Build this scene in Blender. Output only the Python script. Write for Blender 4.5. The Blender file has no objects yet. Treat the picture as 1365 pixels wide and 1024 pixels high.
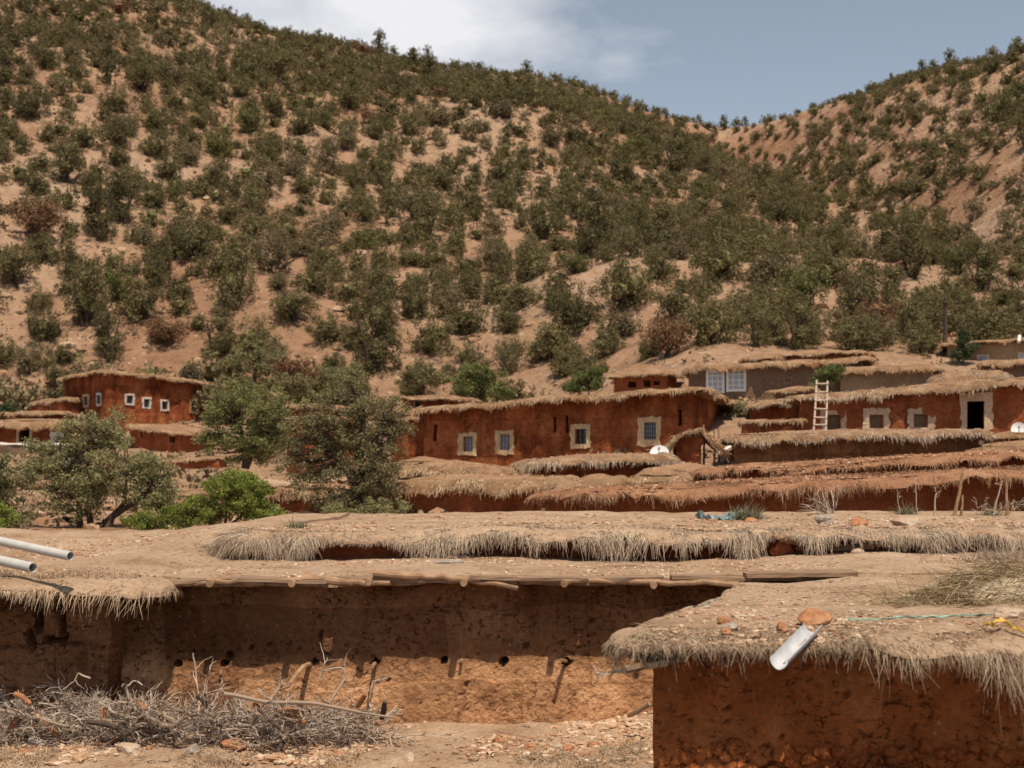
import bpy, math, random
import numpy as np
from mathutils import Vector

R = random.Random(7)
rng = np.random.default_rng(11)
C = bpy.context.scene.collection
scene = bpy.context.scene

# ------------------------------------------------------------------ camera, sky, sun, exposure
F, HY, CX = 1800.0, 600.0, 682.5          # focal length and horizon in photograph pixels (1365 wide)
cam_d = bpy.data.cameras.new("camera")
cam = bpy.data.objects.new("camera", cam_d)
C.objects.link(cam)
cam.location = (0, 0, 0)
cam.rotation_euler = (math.radians(90), 0, 0)
cam_d.sensor_width = 36
cam_d.lens = F / 1365 * 36
cam_d.shift_y = (HY - 512) / 1365
cam_d.clip_start = 0.05
cam_d.clip_end = 3000
cam_d.dof.use_dof = True
cam_d.dof.focus_distance = 10.5
cam_d.dof.aperture_fstop = 3.5
scene.camera = cam

SUN = Vector((0.13, -0.40, 0.91)).normalized()
sd = bpy.data.lights.new("sun", 'SUN')
sd.energy = 5.0
sd.angle = math.radians(0.5)
sd.color = (1.0, 0.90, 0.75)
sun = bpy.data.objects.new("sun", sd)
C.objects.link(sun)
sun.rotation_euler = (-SUN).to_track_quat('-Z', 'Y').to_euler()

world = bpy.data.worlds.new("World")
scene.world = world
world.use_nodes = True
wn = world.node_tree
wn.nodes.clear()
w_out = wn.nodes.new('ShaderNodeOutputWorld')
w_bg = wn.nodes.new('ShaderNodeBackground')
w_bg.inputs['Strength'].default_value = 0.09
sky = wn.nodes.new('ShaderNodeTexSky')
sky.sky_type = 'NISHITA'
sky.sun_disc = False
sky.sun_elevation = math.asin(SUN.z)
sky.sun_rotation = math.atan2(SUN.x, SUN.y)
sky.dust_density = 2.0
sky.altitude = 1500
w_hs = wn.nodes.new('ShaderNodeHueSaturation')
w_hs.inputs['Saturation'].default_value = 0.56
w_hs.inputs['Hue'].default_value = 0.49
w_hs.inputs['Value'].default_value = 1.28
w_tc = wn.nodes.new('ShaderNodeTexCoord')
w_map = wn.nodes.new('ShaderNodeMapping')
w_map.inputs['Scale'].default_value = (1.0, 1.0, 2.2)
w_no = wn.nodes.new('ShaderNodeTexNoise')
w_no.inputs['Scale'].default_value = 5.5
w_no.inputs['Detail'].default_value = 7
w_no.inputs['Roughness'].default_value = 0.55
w_dist = wn.nodes.new('ShaderNodeVectorMath')
w_dist.operation = 'DISTANCE'
w_dist.inputs[1].default_value = Vector((-0.098, 1.0, 0.40)).normalized()
w_r1 = wn.nodes.new('ShaderNodeMapRange')
w_r1.inputs['From Min'].default_value = 0.03
w_r1.inputs['From Max'].default_value = 0.255
w_r1.inputs['To Min'].default_value = 0.52
w_r1.inputs['To Max'].default_value = -0.30
w_add = wn.nodes.new('ShaderNodeMath')
w_add.operation = 'ADD'
w_r2 = wn.nodes.new('ShaderNodeMapRange')
w_r2.inputs['From Min'].default_value = 0.46
w_r2.inputs['From Max'].default_value = 0.80
w_mix = wn.nodes.new('ShaderNodeMix')
w_mix.data_type = 'RGBA'
w_mix.inputs['B'].default_value = (9.6, 9.6, 9.9, 1)
L = wn.links.new
L(sky.outputs[0], w_hs.inputs['Color'])
L(w_tc.outputs['Generated'], w_map.inputs['Vector'])
L(w_map.outputs[0], w_no.inputs['Vector'])
L(w_tc.outputs['Generated'], w_dist.inputs[0])
L(w_dist.outputs['Value'], w_r1.inputs['Value'])
L(w_no.outputs['Fac'], w_add.inputs[0])
L(w_r1.outputs[0], w_add.inputs[1])
L(w_add.outputs[0], w_r2.inputs['Value'])
L(w_r2.outputs[0], w_mix.inputs['Factor'])
L(w_hs.outputs[0], w_mix.inputs['A'])
L(w_mix.outputs['Result'], w_bg.inputs['Color'])
L(w_bg.outputs[0], w_out.inputs['Surface'])

scene.view_settings.view_transform = 'Standard'
scene.view_settings.look = 'None'
scene.view_settings.gamma = 1
scene.view_settings.exposure = 0.0
try:
    scene.cycles.max_bounces = 5
    scene.cycles.diffuse_bounces = 3
    scene.cycles.transmission_bounces = 3
    scene.cycles.use_denoising = True
except Exception:
    pass


# ------------------------------------------------------------------ helpers
def W(px, py, Y):
    """photograph pixel at depth Y -> world point"""
    return np.array([(px - CX) / F * Y, Y, (HY - py) / F * Y])


def X(px, Y):
    return (px - CX) / F * Y


def Z(py, Y):
    return (HY - py) / F * Y


def sstep(a, b, x):
    t = np.clip((np.asarray(x, float) - a) / (b - a), 0, 1)
    return t * t * (3 - 2 * t)


def _hash(ix, iy, iz, seed):
    h = (ix.astype(np.int64) * 374761393 + iy.astype(np.int64) * 668265263 + iz.astype(np.int64) * 2147483647 + seed * 144665) & 0xffffffff
    h = ((h ^ (h >> 13)) * 1274126177) & 0xffffffff
    h = ((h ^ (h >> 16)) * 2246822519) & 0xffffffff
    return ((h ^ (h >> 15)) & 0xffff) / 65535.0


def vnoise(P, seed=0):
    P = np.asarray(P, float)
    i = np.floor(P).astype(np.int64)
    f = P - i
    f = f * f * (3 - 2 * f)
    r = 0
    for dx in (0, 1):
        wx = f[..., 0] if dx else 1 - f[..., 0]
        for dy in (0, 1):
            wy = f[..., 1] if dy else 1 - f[..., 1]
            for dz in (0, 1):
                wz = f[..., 2] if dz else 1 - f[..., 2]
                r = r + wx * wy * wz * _hash(i[..., 0] + dx, i[..., 1] + dy, i[..., 2] + dz, seed)
    return r * 2 - 1


def fbm(P, octv=4, seed=0, gain=0.5):
    P = np.asarray(P, float)
    a, s, r = 1.0, 1.0, 0
    for o in range(octv):
        r = r + a * vnoise(P * s + 17.3 * o, seed + o)
        a *= gain
        s *= 2.03
    return r


def n1(s, seed=0, octv=2):
    s = np.asarray(s, float)
    return fbm(np.stack([s, s * 0 + 3.7, s * 0 + 1.3], -1), octv, seed)


class MB:
    """collects vertices and faces, links them as one mesh object"""

    def __init__(self):
        self.V, self.Fs, self.M, self.n = [], [], [], 0

    def add(self, V, Fa, mi=0):
        V = np.asarray(V, float).reshape(-1, 3)
        Fa = np.asarray(Fa, np.int64)
        if len(V) == 0 or len(Fa) == 0:
            return
        self.V.append(V)
        self.Fs.append(Fa + self.n)
        self.M.append(mi)
        self.n += len(V)

    def box(self, a, b, mi=0):
        (x0, y0, z0), (x1, y1, z1) = a, b
        V = [(x0, y0, z0), (x1, y0, z0), (x1, y1, z0), (x0, y1, z0), (x0, y0, z1), (x1, y0, z1), (x1, y1, z1), (x0, y1, z1)]
        self.add(V, [(0, 3, 2, 1), (4, 5, 6, 7), (0, 1, 5, 4), (1, 2, 6, 5), (2, 3, 7, 6), (3, 0, 4, 7)], mi)

    def obox(self, c, ax, ay, az, mi=0):
        c, ax, ay, az = [np.asarray(v, float) for v in (c, ax, ay, az)]
        V = [c + sx * ax + sy * ay + sz * az for sz in (-1, 1) for sx, sy in ((-1, -1), (1, -1), (1, 1), (-1, 1))]
        self.add(V, [(0, 3, 2, 1), (4, 5, 6, 7), (0, 1, 5, 4), (1, 2, 6, 5), (2, 3, 7, 6), (3, 0, 4, 7)], mi)

    def tube(self, pts, rad, sides=6, mi=0, cap=True):
        pts = np.asarray(pts, float)
        m = len(pts)
        rad = np.broadcast_to(np.asarray(rad, float), (m,))
        t = np.gradient(pts, axis=0)
        t /= np.linalg.norm(t, axis=1, keepdims=True) + 1e-9
        ref = np.array([0.31, 0.17, 0.93]) if abs(t[0, 2]) < 0.8 else np.array([0.9, 0.3, 0.1])
        a = np.cross(t, ref)
        a /= np.linalg.norm(a, axis=1, keepdims=True) + 1e-9
        b = np.cross(t, a)
        th = np.arange(sides) / sides * 2 * math.pi
        V = pts[:, None] + rad[:, None, None] * (a[:, None] * np.cos(th)[None, :, None] + b[:, None] * np.sin(th)[None, :, None])
        k = np.arange(sides)
        k2 = (k + 1) % sides
        q = np.concatenate([np.stack([i * sides + k, i * sides + k2, (i + 1) * sides + k2, (i + 1) * sides + k], 1) for i in range(m - 1)])
        self.add(V.reshape(-1, 3), q, mi)
        if cap:
            for i, rev in ((0, False), (m - 1, True)):
                vv = np.concatenate([V[i], pts[i:i + 1]])
                tri = np.stack([k, k2, k * 0 + sides], 1)
                self.add(vv, tri[:, ::-1] if not rev else tri, mi)

    def grid(self, G, mi=0, mask=None):
        n, m = G.shape[:2]
        i, j = np.meshgrid(np.arange(n - 1), np.arange(m - 1), indexing='ij')
        q = np.stack([i * m + j, (i + 1) * m + j, (i + 1) * m + j + 1, i * m + j + 1], -1)
        q = q[~mask] if mask is not None else q.reshape(-1, 4)
        self.add(G.reshape(-1, 3), q, mi)

    def build(self, name, mat, parent=None, base=None, smooth=False):
        V = np.concatenate(self.V)
        loc = np.zeros(3)
        if parent is not None:
            loc = abs_loc(parent)
        elif base is not None:
            loc = np.asarray(base, float)
        V = V - loc
        me = bpy.data.meshes.new(name)
        me.vertices.add(len(V))
        me.vertices.foreach_set('co', V.astype(np.float32).ravel())
        tot = sum(f.size for f in self.Fs)
        npoly = sum(len(f) for f in self.Fs)
        me.loops.add(tot)
        me.polygons.add(npoly)
        me.loops.foreach_set('vertex_index', np.concatenate([f.ravel() for f in self.Fs]).astype(np.int32))
        sizes = np.concatenate([np.full(len(f), f.shape[1]) for f in self.Fs])
        starts = np.concatenate([[0], np.cumsum(sizes)[:-1]])
        me.polygons.foreach_set('loop_start', starts.astype(np.int32))
        mats = mat if isinstance(mat, (list, tuple)) else [mat]
        for m_ in mats:
            me.materials.append(m_)
        mi = np.concatenate([np.full(len(f), k) for f, k in zip(self.Fs, self.M)])
        me.polygons.foreach_set('material_index', mi.astype(np.int32))
        me.polygons.foreach_set('use_smooth', np.full(npoly, bool(smooth)))
        me.update(calc_edges=True)
        o = bpy.data.objects.new(name, me)
        C.objects.link(o)
        if parent is not None:
            o.parent = parent
        else:
            o.location = loc
        return o


def abs_loc(o):
    p = np.array(o.location)
    while o.parent is not None:
        o = o.parent
        p = p + np.array(o.location)
    return p


def tag(o, label=None, cat=None, group=None, kind=None):
    if label:
        o['label'] = label
    if cat:
        o['category'] = cat
    if group:
        o['group'] = group
    if kind:
        o['kind'] = kind
    return o


def thing(name, label, cat, loc, group=None):
    o = bpy.data.objects.new(name, None)
    o.empty_display_size = 0.3
    C.objects.link(o)
    o.location = [float(v) for v in loc]
    return tag(o, label, cat, group)


def copy_tree(o, parent=None):
    c = o.copy()
    C.objects.link(c)
    c.parent = parent
    for ch in list(o.children):
        copy_tree(ch, c)
    return c


def strands(mb, root, d, Ls, wd, droop, segs=2, mi=0, tri=False, curl=.22):
    """thin tapering blades; tri=True gives each a three-sided body"""
    N = len(root)
    if N == 0:
        return
    Ls = np.broadcast_to(Ls, (N,))
    wd = np.broadcast_to(wd, (N,))
    droop = np.broadcast_to(droop, (N,))
    d = d / (np.linalg.norm(d, axis=1, keepdims=True) + 1e-9)
    t = np.linspace(0, 1, segs + 1)
    P = root[:, None] + d[:, None] * (Ls[:, None] * t)[..., None]
    P[..., 2] -= (droop * Ls)[:, None] * t ** 2
    P += (rng.normal(size=(N, 3)) * (curl * Ls)[:, None])[:, None] * (t ** 2)[None, :, None]
    rv = rng.normal(size=(N, 3))
    a = np.cross(d, rv)
    a /= np.linalg.norm(a, axis=1, keepdims=True) + 1e-9
    w = wd[:, None] * (1 - 0.75 * t)[None] * 0.5
    if tri:
        b = np.cross(d, a)
        rings = []
        for k in range(3):
            th = k * 2.0944
            rings.append(P + (a * math.cos(th) + b * math.sin(th))[:, None] * w[..., None])
        V = np.stack(rings, 2)
        m = (segs + 1) * 3
        fl = [(i * 3 + k, i * 3 + (k + 1) % 3, (i + 1) * 3 + (k + 1) % 3, (i + 1) * 3 + k) for i in range(segs) for k in range(3)]
    else:
        V = np.stack([P - a[:, None] * w[..., None], P + a[:, None] * w[..., None]], 2)
        m = (segs + 1) * 2
        fl = [(i * 2, i * 2 + 1, i * 2 + 3, i * 2 + 2) for i in range(segs)]
    q = (np.array(fl)[None] + (np.arange(N) * m)[:, None, None]).reshape(-1, 4)
    mb.add(V.reshape(-1, 3), q, mi)


ICO = None


def ico(sub=1):
    import bmesh
    bm = bmesh.new()
    bmesh.ops.create_icosphere(bm, subdivisions=sub, radius=1)
    V = np.array([v.co[:] for v in bm.verts])
    Fa = np.array([[v.index for v in f.verts] for f in bm.faces])
    bm.free()
    return V, Fa


ICO1, ICO2, ICO3 = ico(1), ico(2), ico(3)


def stone(mb, c, size, seed, sub=2, squash=(1, 1, 0.6), rot=0.0, rough=0.35, mi=0):
    V, Fa = (ICO1, ICO1, ICO2, ICO3)[sub]
    d = 1 + rough * fbm(V * 1.3 + seed * 3.1, 3, seed)
    cut = rng.normal(size=(5, 3))
    cut /= np.linalg.norm(cut, axis=1, keepdims=True)
    P = V * d[:, None]
    for cn in cut:                       # broken, flat facets
        h = P @ cn
        P = P - np.maximum(h - 0.72, 0)[:, None] * cn
    P = P * np.array(squash) * size
    ca, sa = math.cos(rot), math.sin(rot)
    P = np.stack([P[:, 0] * ca - P[:, 1] * sa, P[:, 0] * sa + P[:, 1] * ca, P[:, 2]], 1)
    mb.add(P + np.asarray(c), Fa, mi)


# ------------------------------------------------------------------ materials
def newmat(name):
    m = bpy.data.materials.new(name)
    m.use_nodes = True
    nt = m.node_tree
    nt.nodes.clear()
    out = nt.nodes.new('ShaderNodeOutputMaterial')
    return m, nt, out


def nd(nt, typ, **kw):
    n = nt.nodes.new(typ)
    for k, v in kw.items():
        if k in n.inputs:
            n.inputs[k].default_value = v
        else:
            setattr(n, k, v)
    return n


def c4(c):
    return (c[0], c[1], c[2], 1)


def mixc(nt, f, a, b, mode='MIX'):
    m = nt.nodes.new('ShaderNodeMix')
    m.data_type = 'RGBA'
    m.blend_type = mode
    for sock, v in (('Factor', f), ('A', a), ('B', b)):
        if isinstance(v, (int, float)):
            m.inputs[sock].default_value = v
        elif isinstance(v, tuple):
            m.inputs[sock].default_value = v if len(v) == 4 else c4(v)
        else:
            nt.links.new(v, m.inputs[sock])
    return m.outputs['Result']


def ramp(nt, fac, stops):
    r = nt.nodes.new('ShaderNodeValToRGB')
    els = r.color_ramp.elements
    while len(els) < len(stops):
        els.new(0.5)
    for e, (p, c) in zip(els, stops):
        e.position = p
        e.color = c4(c) if not isinstance(c, (int, float)) else (c, c, c, 1)
    nt.links.new(fac, r.inputs['Fac'])
    return r.outputs['Color']


def noise(nt, vec, scale, detail=4, rough=0.55, dist=0.0):
    n = nt.nodes.new('ShaderNodeTexNoise')
    n.inputs['Scale'].default_value = scale
    n.inputs['Detail'].default_value = detail
    n.inputs['Roughness'].default_value = rough
    n.inputs['Distortion'].default_value = dist
    nt.links.new(vec, n.inputs['Vector'])
    return n.outputs['Fac']


def earth(name, c1, c2, c3, big=0.6, fine=14.0, bump=0.35, bscale=20.0, blocks=None, pebble=None, stain=None, rough=0.95, lift=None, crev=None):
    """mud, rammed earth or soil: broad patches, fine grain, optional casting blocks, sunlit lower band painted in, pebbles and dark stains"""
    m, nt, out = newmat(name)
    tc = nd(nt, 'ShaderNodeTexCoord')
    v = tc.outputs['Object']
    col = ramp(nt, noise(nt, v, big, 5, 0.6), [(0.34, c1), (0.52, c2), (0.70, c3)])
    gr = ramp(nt, noise(nt, v, fine, 5, 0.65), [(0.3, 0.62), (0.5, 0.98), (0.72, 1.25)])
    col = mixc(nt, 0.75, col, gr, 'MULTIPLY')
    hgt = noise(nt, v, bscale, 6, 0.65)
    if blocks:
        bw, bh, dark, tint = blocks
        sp = nd(nt, 'ShaderNodeSeparateXYZ')
        nt.links.new(v, sp.inputs[0])
        wob = noise(nt, v, 1.3, 3)
        ad = nd(nt, 'ShaderNodeMath', operation='MULTIPLY_ADD')
        nt.links.new(wob, ad.inputs[0])
        ad.inputs[1].default_value = 0.22
        nt.links.new(sp.outputs['Z'], ad.inputs[2])
        ad2 = nd(nt, 'ShaderNodeMath', operation='MULTIPLY_ADD')
        nt.links.new(sp.outputs['Y'], ad2.inputs[0])
        ad2.inputs[1].default_value = 0.8
        nt.links.new(sp.outputs['X'], ad2.inputs[2])
        cb = nd(nt, 'ShaderNodeCombineXYZ')
        nt.links.new(ad2.outputs[0], cb.inputs['X'])
        nt.links.new(ad.outputs[0], cb.inputs['Y'])
        br = nd(nt, 'ShaderNodeTexBrick')
        br.inputs['Color1'].default_value = (1, 1, 1, 1)
        br.inputs['Color2'].default_value = c4(tint)
        br.inputs['Mortar'].default_value = c4(dark)
        br.inputs['Scale'].default_value = 1.0
        br.inputs['Mortar Size'].default_value = 0.013
        br.inputs['Mortar Smooth'].default_value = 0.6
        br.inputs['Brick Width'].default_value = bw
        br.inputs['Row Height'].default_value = bh
        nt.links.new(cb.outputs[0], br.inputs['Vector'])
        col = mixc(nt, 0.85, col, br.outputs['Color'], 'MULTIPLY')
    if lift:  # brightens the colour below a height, painting a sunlit strip
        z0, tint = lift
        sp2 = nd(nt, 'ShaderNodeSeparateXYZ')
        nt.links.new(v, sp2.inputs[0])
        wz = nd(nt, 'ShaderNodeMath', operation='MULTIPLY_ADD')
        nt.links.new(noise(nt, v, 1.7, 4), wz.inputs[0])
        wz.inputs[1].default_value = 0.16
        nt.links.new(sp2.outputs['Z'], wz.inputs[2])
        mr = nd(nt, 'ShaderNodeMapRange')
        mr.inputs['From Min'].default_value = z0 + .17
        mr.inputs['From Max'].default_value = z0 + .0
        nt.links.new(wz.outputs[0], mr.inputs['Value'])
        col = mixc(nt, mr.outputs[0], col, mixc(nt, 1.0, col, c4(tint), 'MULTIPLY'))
    if stain:
        sc, colr, lo, hi = stain
        mp = nd(nt, 'ShaderNodeMapping')
        mp.inputs['Scale'].default_value = (1, 1, 0.35)
        nt.links.new(v, mp.inputs['Vector'])
        sf = ramp(nt, noise(nt, mp.outputs[0], sc, 6, 0.65), [(lo, 0.0), (hi, 1.0)])
        col = mixc(nt, sf, col, mixc(nt, 0.9, col, c4(colr), 'MULTIPLY'))
    if crev:
        csc, clo, chi = crev
        mp2 = nd(nt, 'ShaderNodeMapping')
        mp2.inputs['Scale'].default_value = (1, 1, 1.5)
        nt.links.new(v, mp2.inputs['Vector'])
        cn = noise(nt, mp2.outputs[0], csc, 8, 0.72, .3)
        cf = ramp(nt, cn, [(clo, 1.0), (chi, 0.0)])
        gate = ramp(nt, noise(nt, v, csc * .16, 3), [(.42, 0.0), (.62, 1.0)])
        cf = mixc(nt, 1.0, cf, gate, 'MULTIPLY')
        col = mixc(nt, cf, col, mixc(nt, 1.0, col, (0.42, 0.37, 0.35), 'MULTIPLY'))
        hm = nd(nt, 'ShaderNodeMath', operation='SUBTRACT')
        nt.links.new(hgt, hm.inputs[0])
        nt.links.new(cf, hm.inputs[1])
        hgt = hm.outputs[0]
    if pebble:
        sc, pc, amt = pebble
        vo = nd(nt, 'ShaderNodeTexVoronoi')
        vo.inputs['Scale'].default_value = sc
        nt.links.new(v, vo.inputs['Vector'])
        pf = ramp(nt, vo.outputs['Distance'], [(amt * 0.6, 1.0), (amt, 0.0)])
        tone = ramp(nt, vo.outputs['Color'], [(0.2, tuple(k * 0.55 for k in pc)), (0.8, pc)])
        col = mixc(nt, pf, col, tone)
    b = nd(nt, 'ShaderNodeBump')
    b.inputs['Strength'].default_value = bump
    b.inputs['Distance'].default_value = 0.06
    nt.links.new(hgt, b.inputs['Height'])
    p = nd(nt, 'ShaderNodeBsdfPrincipled')
    p.inputs['Roughness'].default_value = rough
    p.inputs['Specular IOR Level'].default_value = 0.1
    nt.links.new(col, p.inputs['Base Color'])
    nt.links.new(b.outputs[0], p.inputs['Normal'])
    nt.links.new(p.outputs[0], out.inputs['Surface'])
    return m


def island(name, stops, rough=0.8, transl=0.0, patch=None):
    """a colour of its own for every loose piece: blades, leaves, twigs, pebbles"""
    m, nt, out = newmat(name)
    g = nd(nt, 'ShaderNodeNewGeometry')
    col = ramp(nt, g.outputs['Random Per Island'], stops)
    if patch:
        tc = nd(nt, 'ShaderNodeTexCoord')
        sc, pc, lo, hi = patch
        pf = ramp(nt, noise(nt, tc.outputs['Object'], sc, 3), [(lo, 0.0), (hi, 1.0)])
        col = mixc(nt, pf, col, mixc(nt, 1.0, col, c4(pc), 'MULTIPLY'))
    oi = nd(nt, 'ShaderNodeObjectInfo')
    col = mixc(nt, 0.30, col, ramp(nt, oi.outputs['Random'], [(0.0, (0.55, 0.52, 0.5)), (1.0, (1.35, 1.32, 1.25))]), 'MULTIPLY')
    p = nd(nt, 'ShaderNodeBsdfPrincipled')
    p.inputs['Roughness'].default_value = rough
    p.inputs['Specular IOR Level'].default_value = 0.15
    nt.links.new(col, p.inputs['Base Color'])
    if transl:
        t = nd(nt, 'ShaderNodeBsdfTranslucent')
        nt.links.new(col, t.inputs['Color'])
        mx = nd(nt, 'ShaderNodeMixShader')
        mx.inputs[0].default_value = transl
        nt.links.new(p.outputs[0], mx.inputs[1])
        nt.links.new(t.outputs[0], mx.inputs[2])
        nt.links.new(mx.outputs[0], out.inputs['Surface'])
    else:
        nt.links.new(p.outputs[0], out.inputs['Surface'])
    return m


def plain(name, col, rough=0.6, var=0.25, scale=6.0, metal=0.0, bump=0.0, spec=0.3, streak=None):
    m, nt, out = newmat(name)
    tc = nd(nt, 'ShaderNodeTexCoord')
    v = tc.outputs['Object']
    if streak:
        mp = nd(nt, 'ShaderNodeMapping')
        mp.inputs['Scale'].default_value = streak
        nt.links.new(v, mp.inputs['Vector'])
        v = mp.outputs[0]
    f = noise(nt, v, scale, 5, 0.6)
    c = mixc(nt, 1.0, c4(col), ramp(nt, f, [(0.3, 1 - var), (0.7, 1 + var)]), 'MULTIPLY')
    p = nd(nt, 'ShaderNodeBsdfPrincipled')
    p.inputs['Roughness'].default_value = rough
    p.inputs['Metallic'].default_value = metal
    p.inputs['Specular IOR Level'].default_value = spec
    nt.links.new(c, p.inputs['Base Color'])
    if bump:
        b = nd(nt, 'ShaderNodeBump')
        b.inputs['Strength'].default_value = bump
        b.inputs['Distance'].default_value = 0.02
        nt.links.new(f, b.inputs['Height'])
        nt.links.new(b.outputs[0], p.inputs['Normal'])
    nt.links.new(p.outputs[0], out.inputs['Surface'])
    return m


RED = earth("red_rammed_earth", crev=(6.5, .38, .45), c1=(0.235, 0.07, 0.026), c2=(0.37, 0.115, 0.043), c3=(0.52, 0.20, 0.082), big=0.9, fine=9, bump=0.5, bscale=7,
            blocks=(1.55, 0.62, (0.45, 0.36, 0.32), (0.55, 0.46, 0.43)), stain=(1.4, (0.45, 0.38, 0.36), 0.43, 0.62))
REDP = earth("bright_red_earth", crev=(7, .38, .45), *((0.235, 0.068, 0.027), (0.32, 0.098, 0.04), (0.385, 0.145, 0.065)), big=1.2, fine=9, bump=0.6, bscale=9,
             stain=(1.6, (0.5, 0.42, 0.4), 0.52, 0.7))
REDN = earth("red_earth_with_stones", (0.20, 0.060, 0.024), (0.255, 0.082, 0.033), (0.30, 0.112, 0.049), big=2.2, fine=26, bump=0.8, bscale=22,
             stain=(2.6, (0.5, 0.42, 0.4), 0.5, 0.7), pebble=(16.0, (0.42, 0.17, 0.075), 0.22))
NEARRED = earth("near_red_earth", crev=(24, .375, .44), c1=(0.38, 0.105, 0.030), c2=(0.50, 0.148, 0.043), c3=(0.60, 0.21, 0.07), big=2.2, fine=22, bump=0.9, bscale=20, stain=(2.6, (0.5, 0.42, 0.4), 0.5, 0.7), pebble=(14.0, (0.56, 0.26, 0.12), 0.16))
BROWN = earth("brown_rammed_earth", crev=(19, .375, .44), c1=(0.23, 0.108, 0.050), c2=(0.32, 0.155, 0.072), c3=(0.41, 0.21, 0.105), big=1.3, fine=18, bump=0.9, bscale=16,
              blocks=(1.25, 0.66, (0.62, 0.55, 0.5), (0.52, 0.45, 0.42)), stain=(1.7, (0.50, 0.42, 0.38), 0.45, 0.66), pebble=(13.0, (0.42, 0.26, 0.16), 0.14))
BROWNSUN = earth("brown_rammed_earth_painted_sun", crev=(19, .375, .44), c1=(0.23, 0.108, 0.050), c2=(0.32, 0.155, 0.072), c3=(0.41, 0.21, 0.105), big=1.3, fine=18, bump=0.9, bscale=16,
              blocks=(1.25, 0.66, (0.62, 0.55, 0.5), (0.52, 0.45, 0.42)), stain=(1.7, (0.50, 0.42, 0.38), 0.45, 0.66), pebble=(13.0, (0.42, 0.26, 0.16), 0.14), lift=(.72, (2.05, 2.3, 2.5)))  # same brown earth, with sunlight below the eave shadow painted into the colour
TAN = earth("tan_mud_render", (0.27, 0.175, 0.10), (0.335, 0.22, 0.13), (0.39, 0.265, 0.165), big=0.8, fine=10, bump=0.2, bscale=9)
GREY = earth("grey_brown_mud_render", (0.155, 0.098, 0.062), (0.19, 0.122, 0.08), (0.22, 0.145, 0.097), big=0.8, fine=10, bump=0.2, bscale=9)
DIRT = earth("dry_roof_soil", (0.41, 0.268, 0.172), (0.49, 0.33, 0.217), (0.55, 0.385, 0.26), big=1.1, fine=24, bump=0.9, bscale=22,
             pebble=(22.0, (0.55, 0.36, 0.23), 0.2), stain=(1.3, (0.74, 0.66, 0.58), 0.5, 0.68), crev=(13, .35, .41))
DIRTR = earth("reddish_roof_soil", (0.23, 0.105, 0.054), (0.29, 0.145, 0.078), (0.36, 0.195, 0.11), big=1.4, fine=12, bump=0.7, bscale=12,
              pebble=(9.0, (0.50, 0.26, 0.14), 0.25))
SOIL = earth("far_roof_soil", (0.23, 0.125, 0.068), (0.31, 0.178, 0.102), (0.39, 0.24, 0.145), big=1.2, fine=12, bump=0.9, bscale=12, pebble=(9.0, (0.48, 0.31, 0.19), 0.25))
STRAW = island("dry_grass", [(0.0, (0.25, 0.155, 0.09)), (0.35, (0.44, 0.30, 0.19)), (0.7, (0.56, 0.41, 0.275)), (1.0, (0.68, 0.53, 0.385))], 0.85, 0.12)
STRAWG = island("grey_dry_grass", [(0.0, (0.27, 0.185, 0.12)), (0.35, (0.45, 0.335, 0.235)), (0.7, (0.57, 0.44, 0.325)), (1.0, (0.69, 0.56, 0.44))], 0.85, 0.12)
STRAWR = island("reddish_dry_grass", [(0.0, (0.17, 0.075, 0.036)), (0.4, (0.28, 0.14, 0.075)), (0.75, (0.38, 0.22, 0.13)), (1.0, (0.50, 0.34, 0.22))], 0.9, 0.1)
STRAWF = island("far_thatch_grass", [(0.0, (0.22, 0.125, 0.065)), (0.4, (0.44, 0.295, 0.175)), (0.75, (0.58, 0.42, 0.265)), (1.0, (0.70, 0.54, 0.37))], 0.9, 0.1,
                patch=(0.7, (0.95, 0.72, 0.55), 0.45, 0.65))
THATCH = earth("matted_thatch", (0.22, 0.122, 0.065), (0.33, 0.198, 0.112), (0.43, 0.275, 0.168), big=2.0, fine=20, bump=1.0, bscale=24)
GRAVEL = island("gravel_bits", [(0.0, (0.30, 0.15, 0.08)), (0.35, (0.42, 0.25, 0.15)), (0.7, (0.50, 0.34, 0.22)), (1.0, (0.60, 0.47, 0.35))], 0.9)
GRAVELR = island("reddish_gravel", [(0.0, (0.20, 0.085, 0.042)), (0.5, (0.32, 0.16, 0.09)), (0.85, (0.42, 0.24, 0.145)), (1.0, (0.55, 0.38, 0.26))], 0.9)
STONE_A = earth("pale_stone", (0.40, 0.27, 0.18), (0.48, 0.35, 0.25), (0.55, 0.43, 0.33), big=5, fine=30, bump=0.5, bscale=30)
STONE_B = earth("orange_stone", (0.34, 0.14, 0.065), (0.43, 0.20, 0.10), (0.50, 0.27, 0.15), big=6, fine=30, bump=0.5, bscale=30)
STONE_C = earth("grey_stone", (0.30, 0.23, 0.18), (0.36, 0.29, 0.24), (0.43, 0.37, 0.32), big=5, fine=30, bump=0.5, bscale=30)
TWIG = island("dry_grey_twigs", [(0.0, (0.13, 0.08, 0.052)), (0.4, (0.33, 0.24, 0.175)), (0.75, (0.48, 0.38, 0.30)), (1.0, (0.64, 0.55, 0.46))], 0.85)
BARK = plain("dark_bark", (0.07, 0.045, 0.032), 0.9, 0.4, 14, bump=0.6)
POLEW = plain("weathered_pole_wood", (0.31, 0.18, 0.10), 0.85, 0.4, 9, bump=0.5, streak=(1, 1, 1))
PLANK = plain("weathered_planks", (0.24, 0.148, 0.09), 0.9, 0.4, 8, bump=0.5, streak=(0.4, 6, 6))
ORANGE = plain("split_orange_wood", (0.30, 0.125, 0.055), 0.8, 0.4, 16, bump=0.4)
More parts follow.
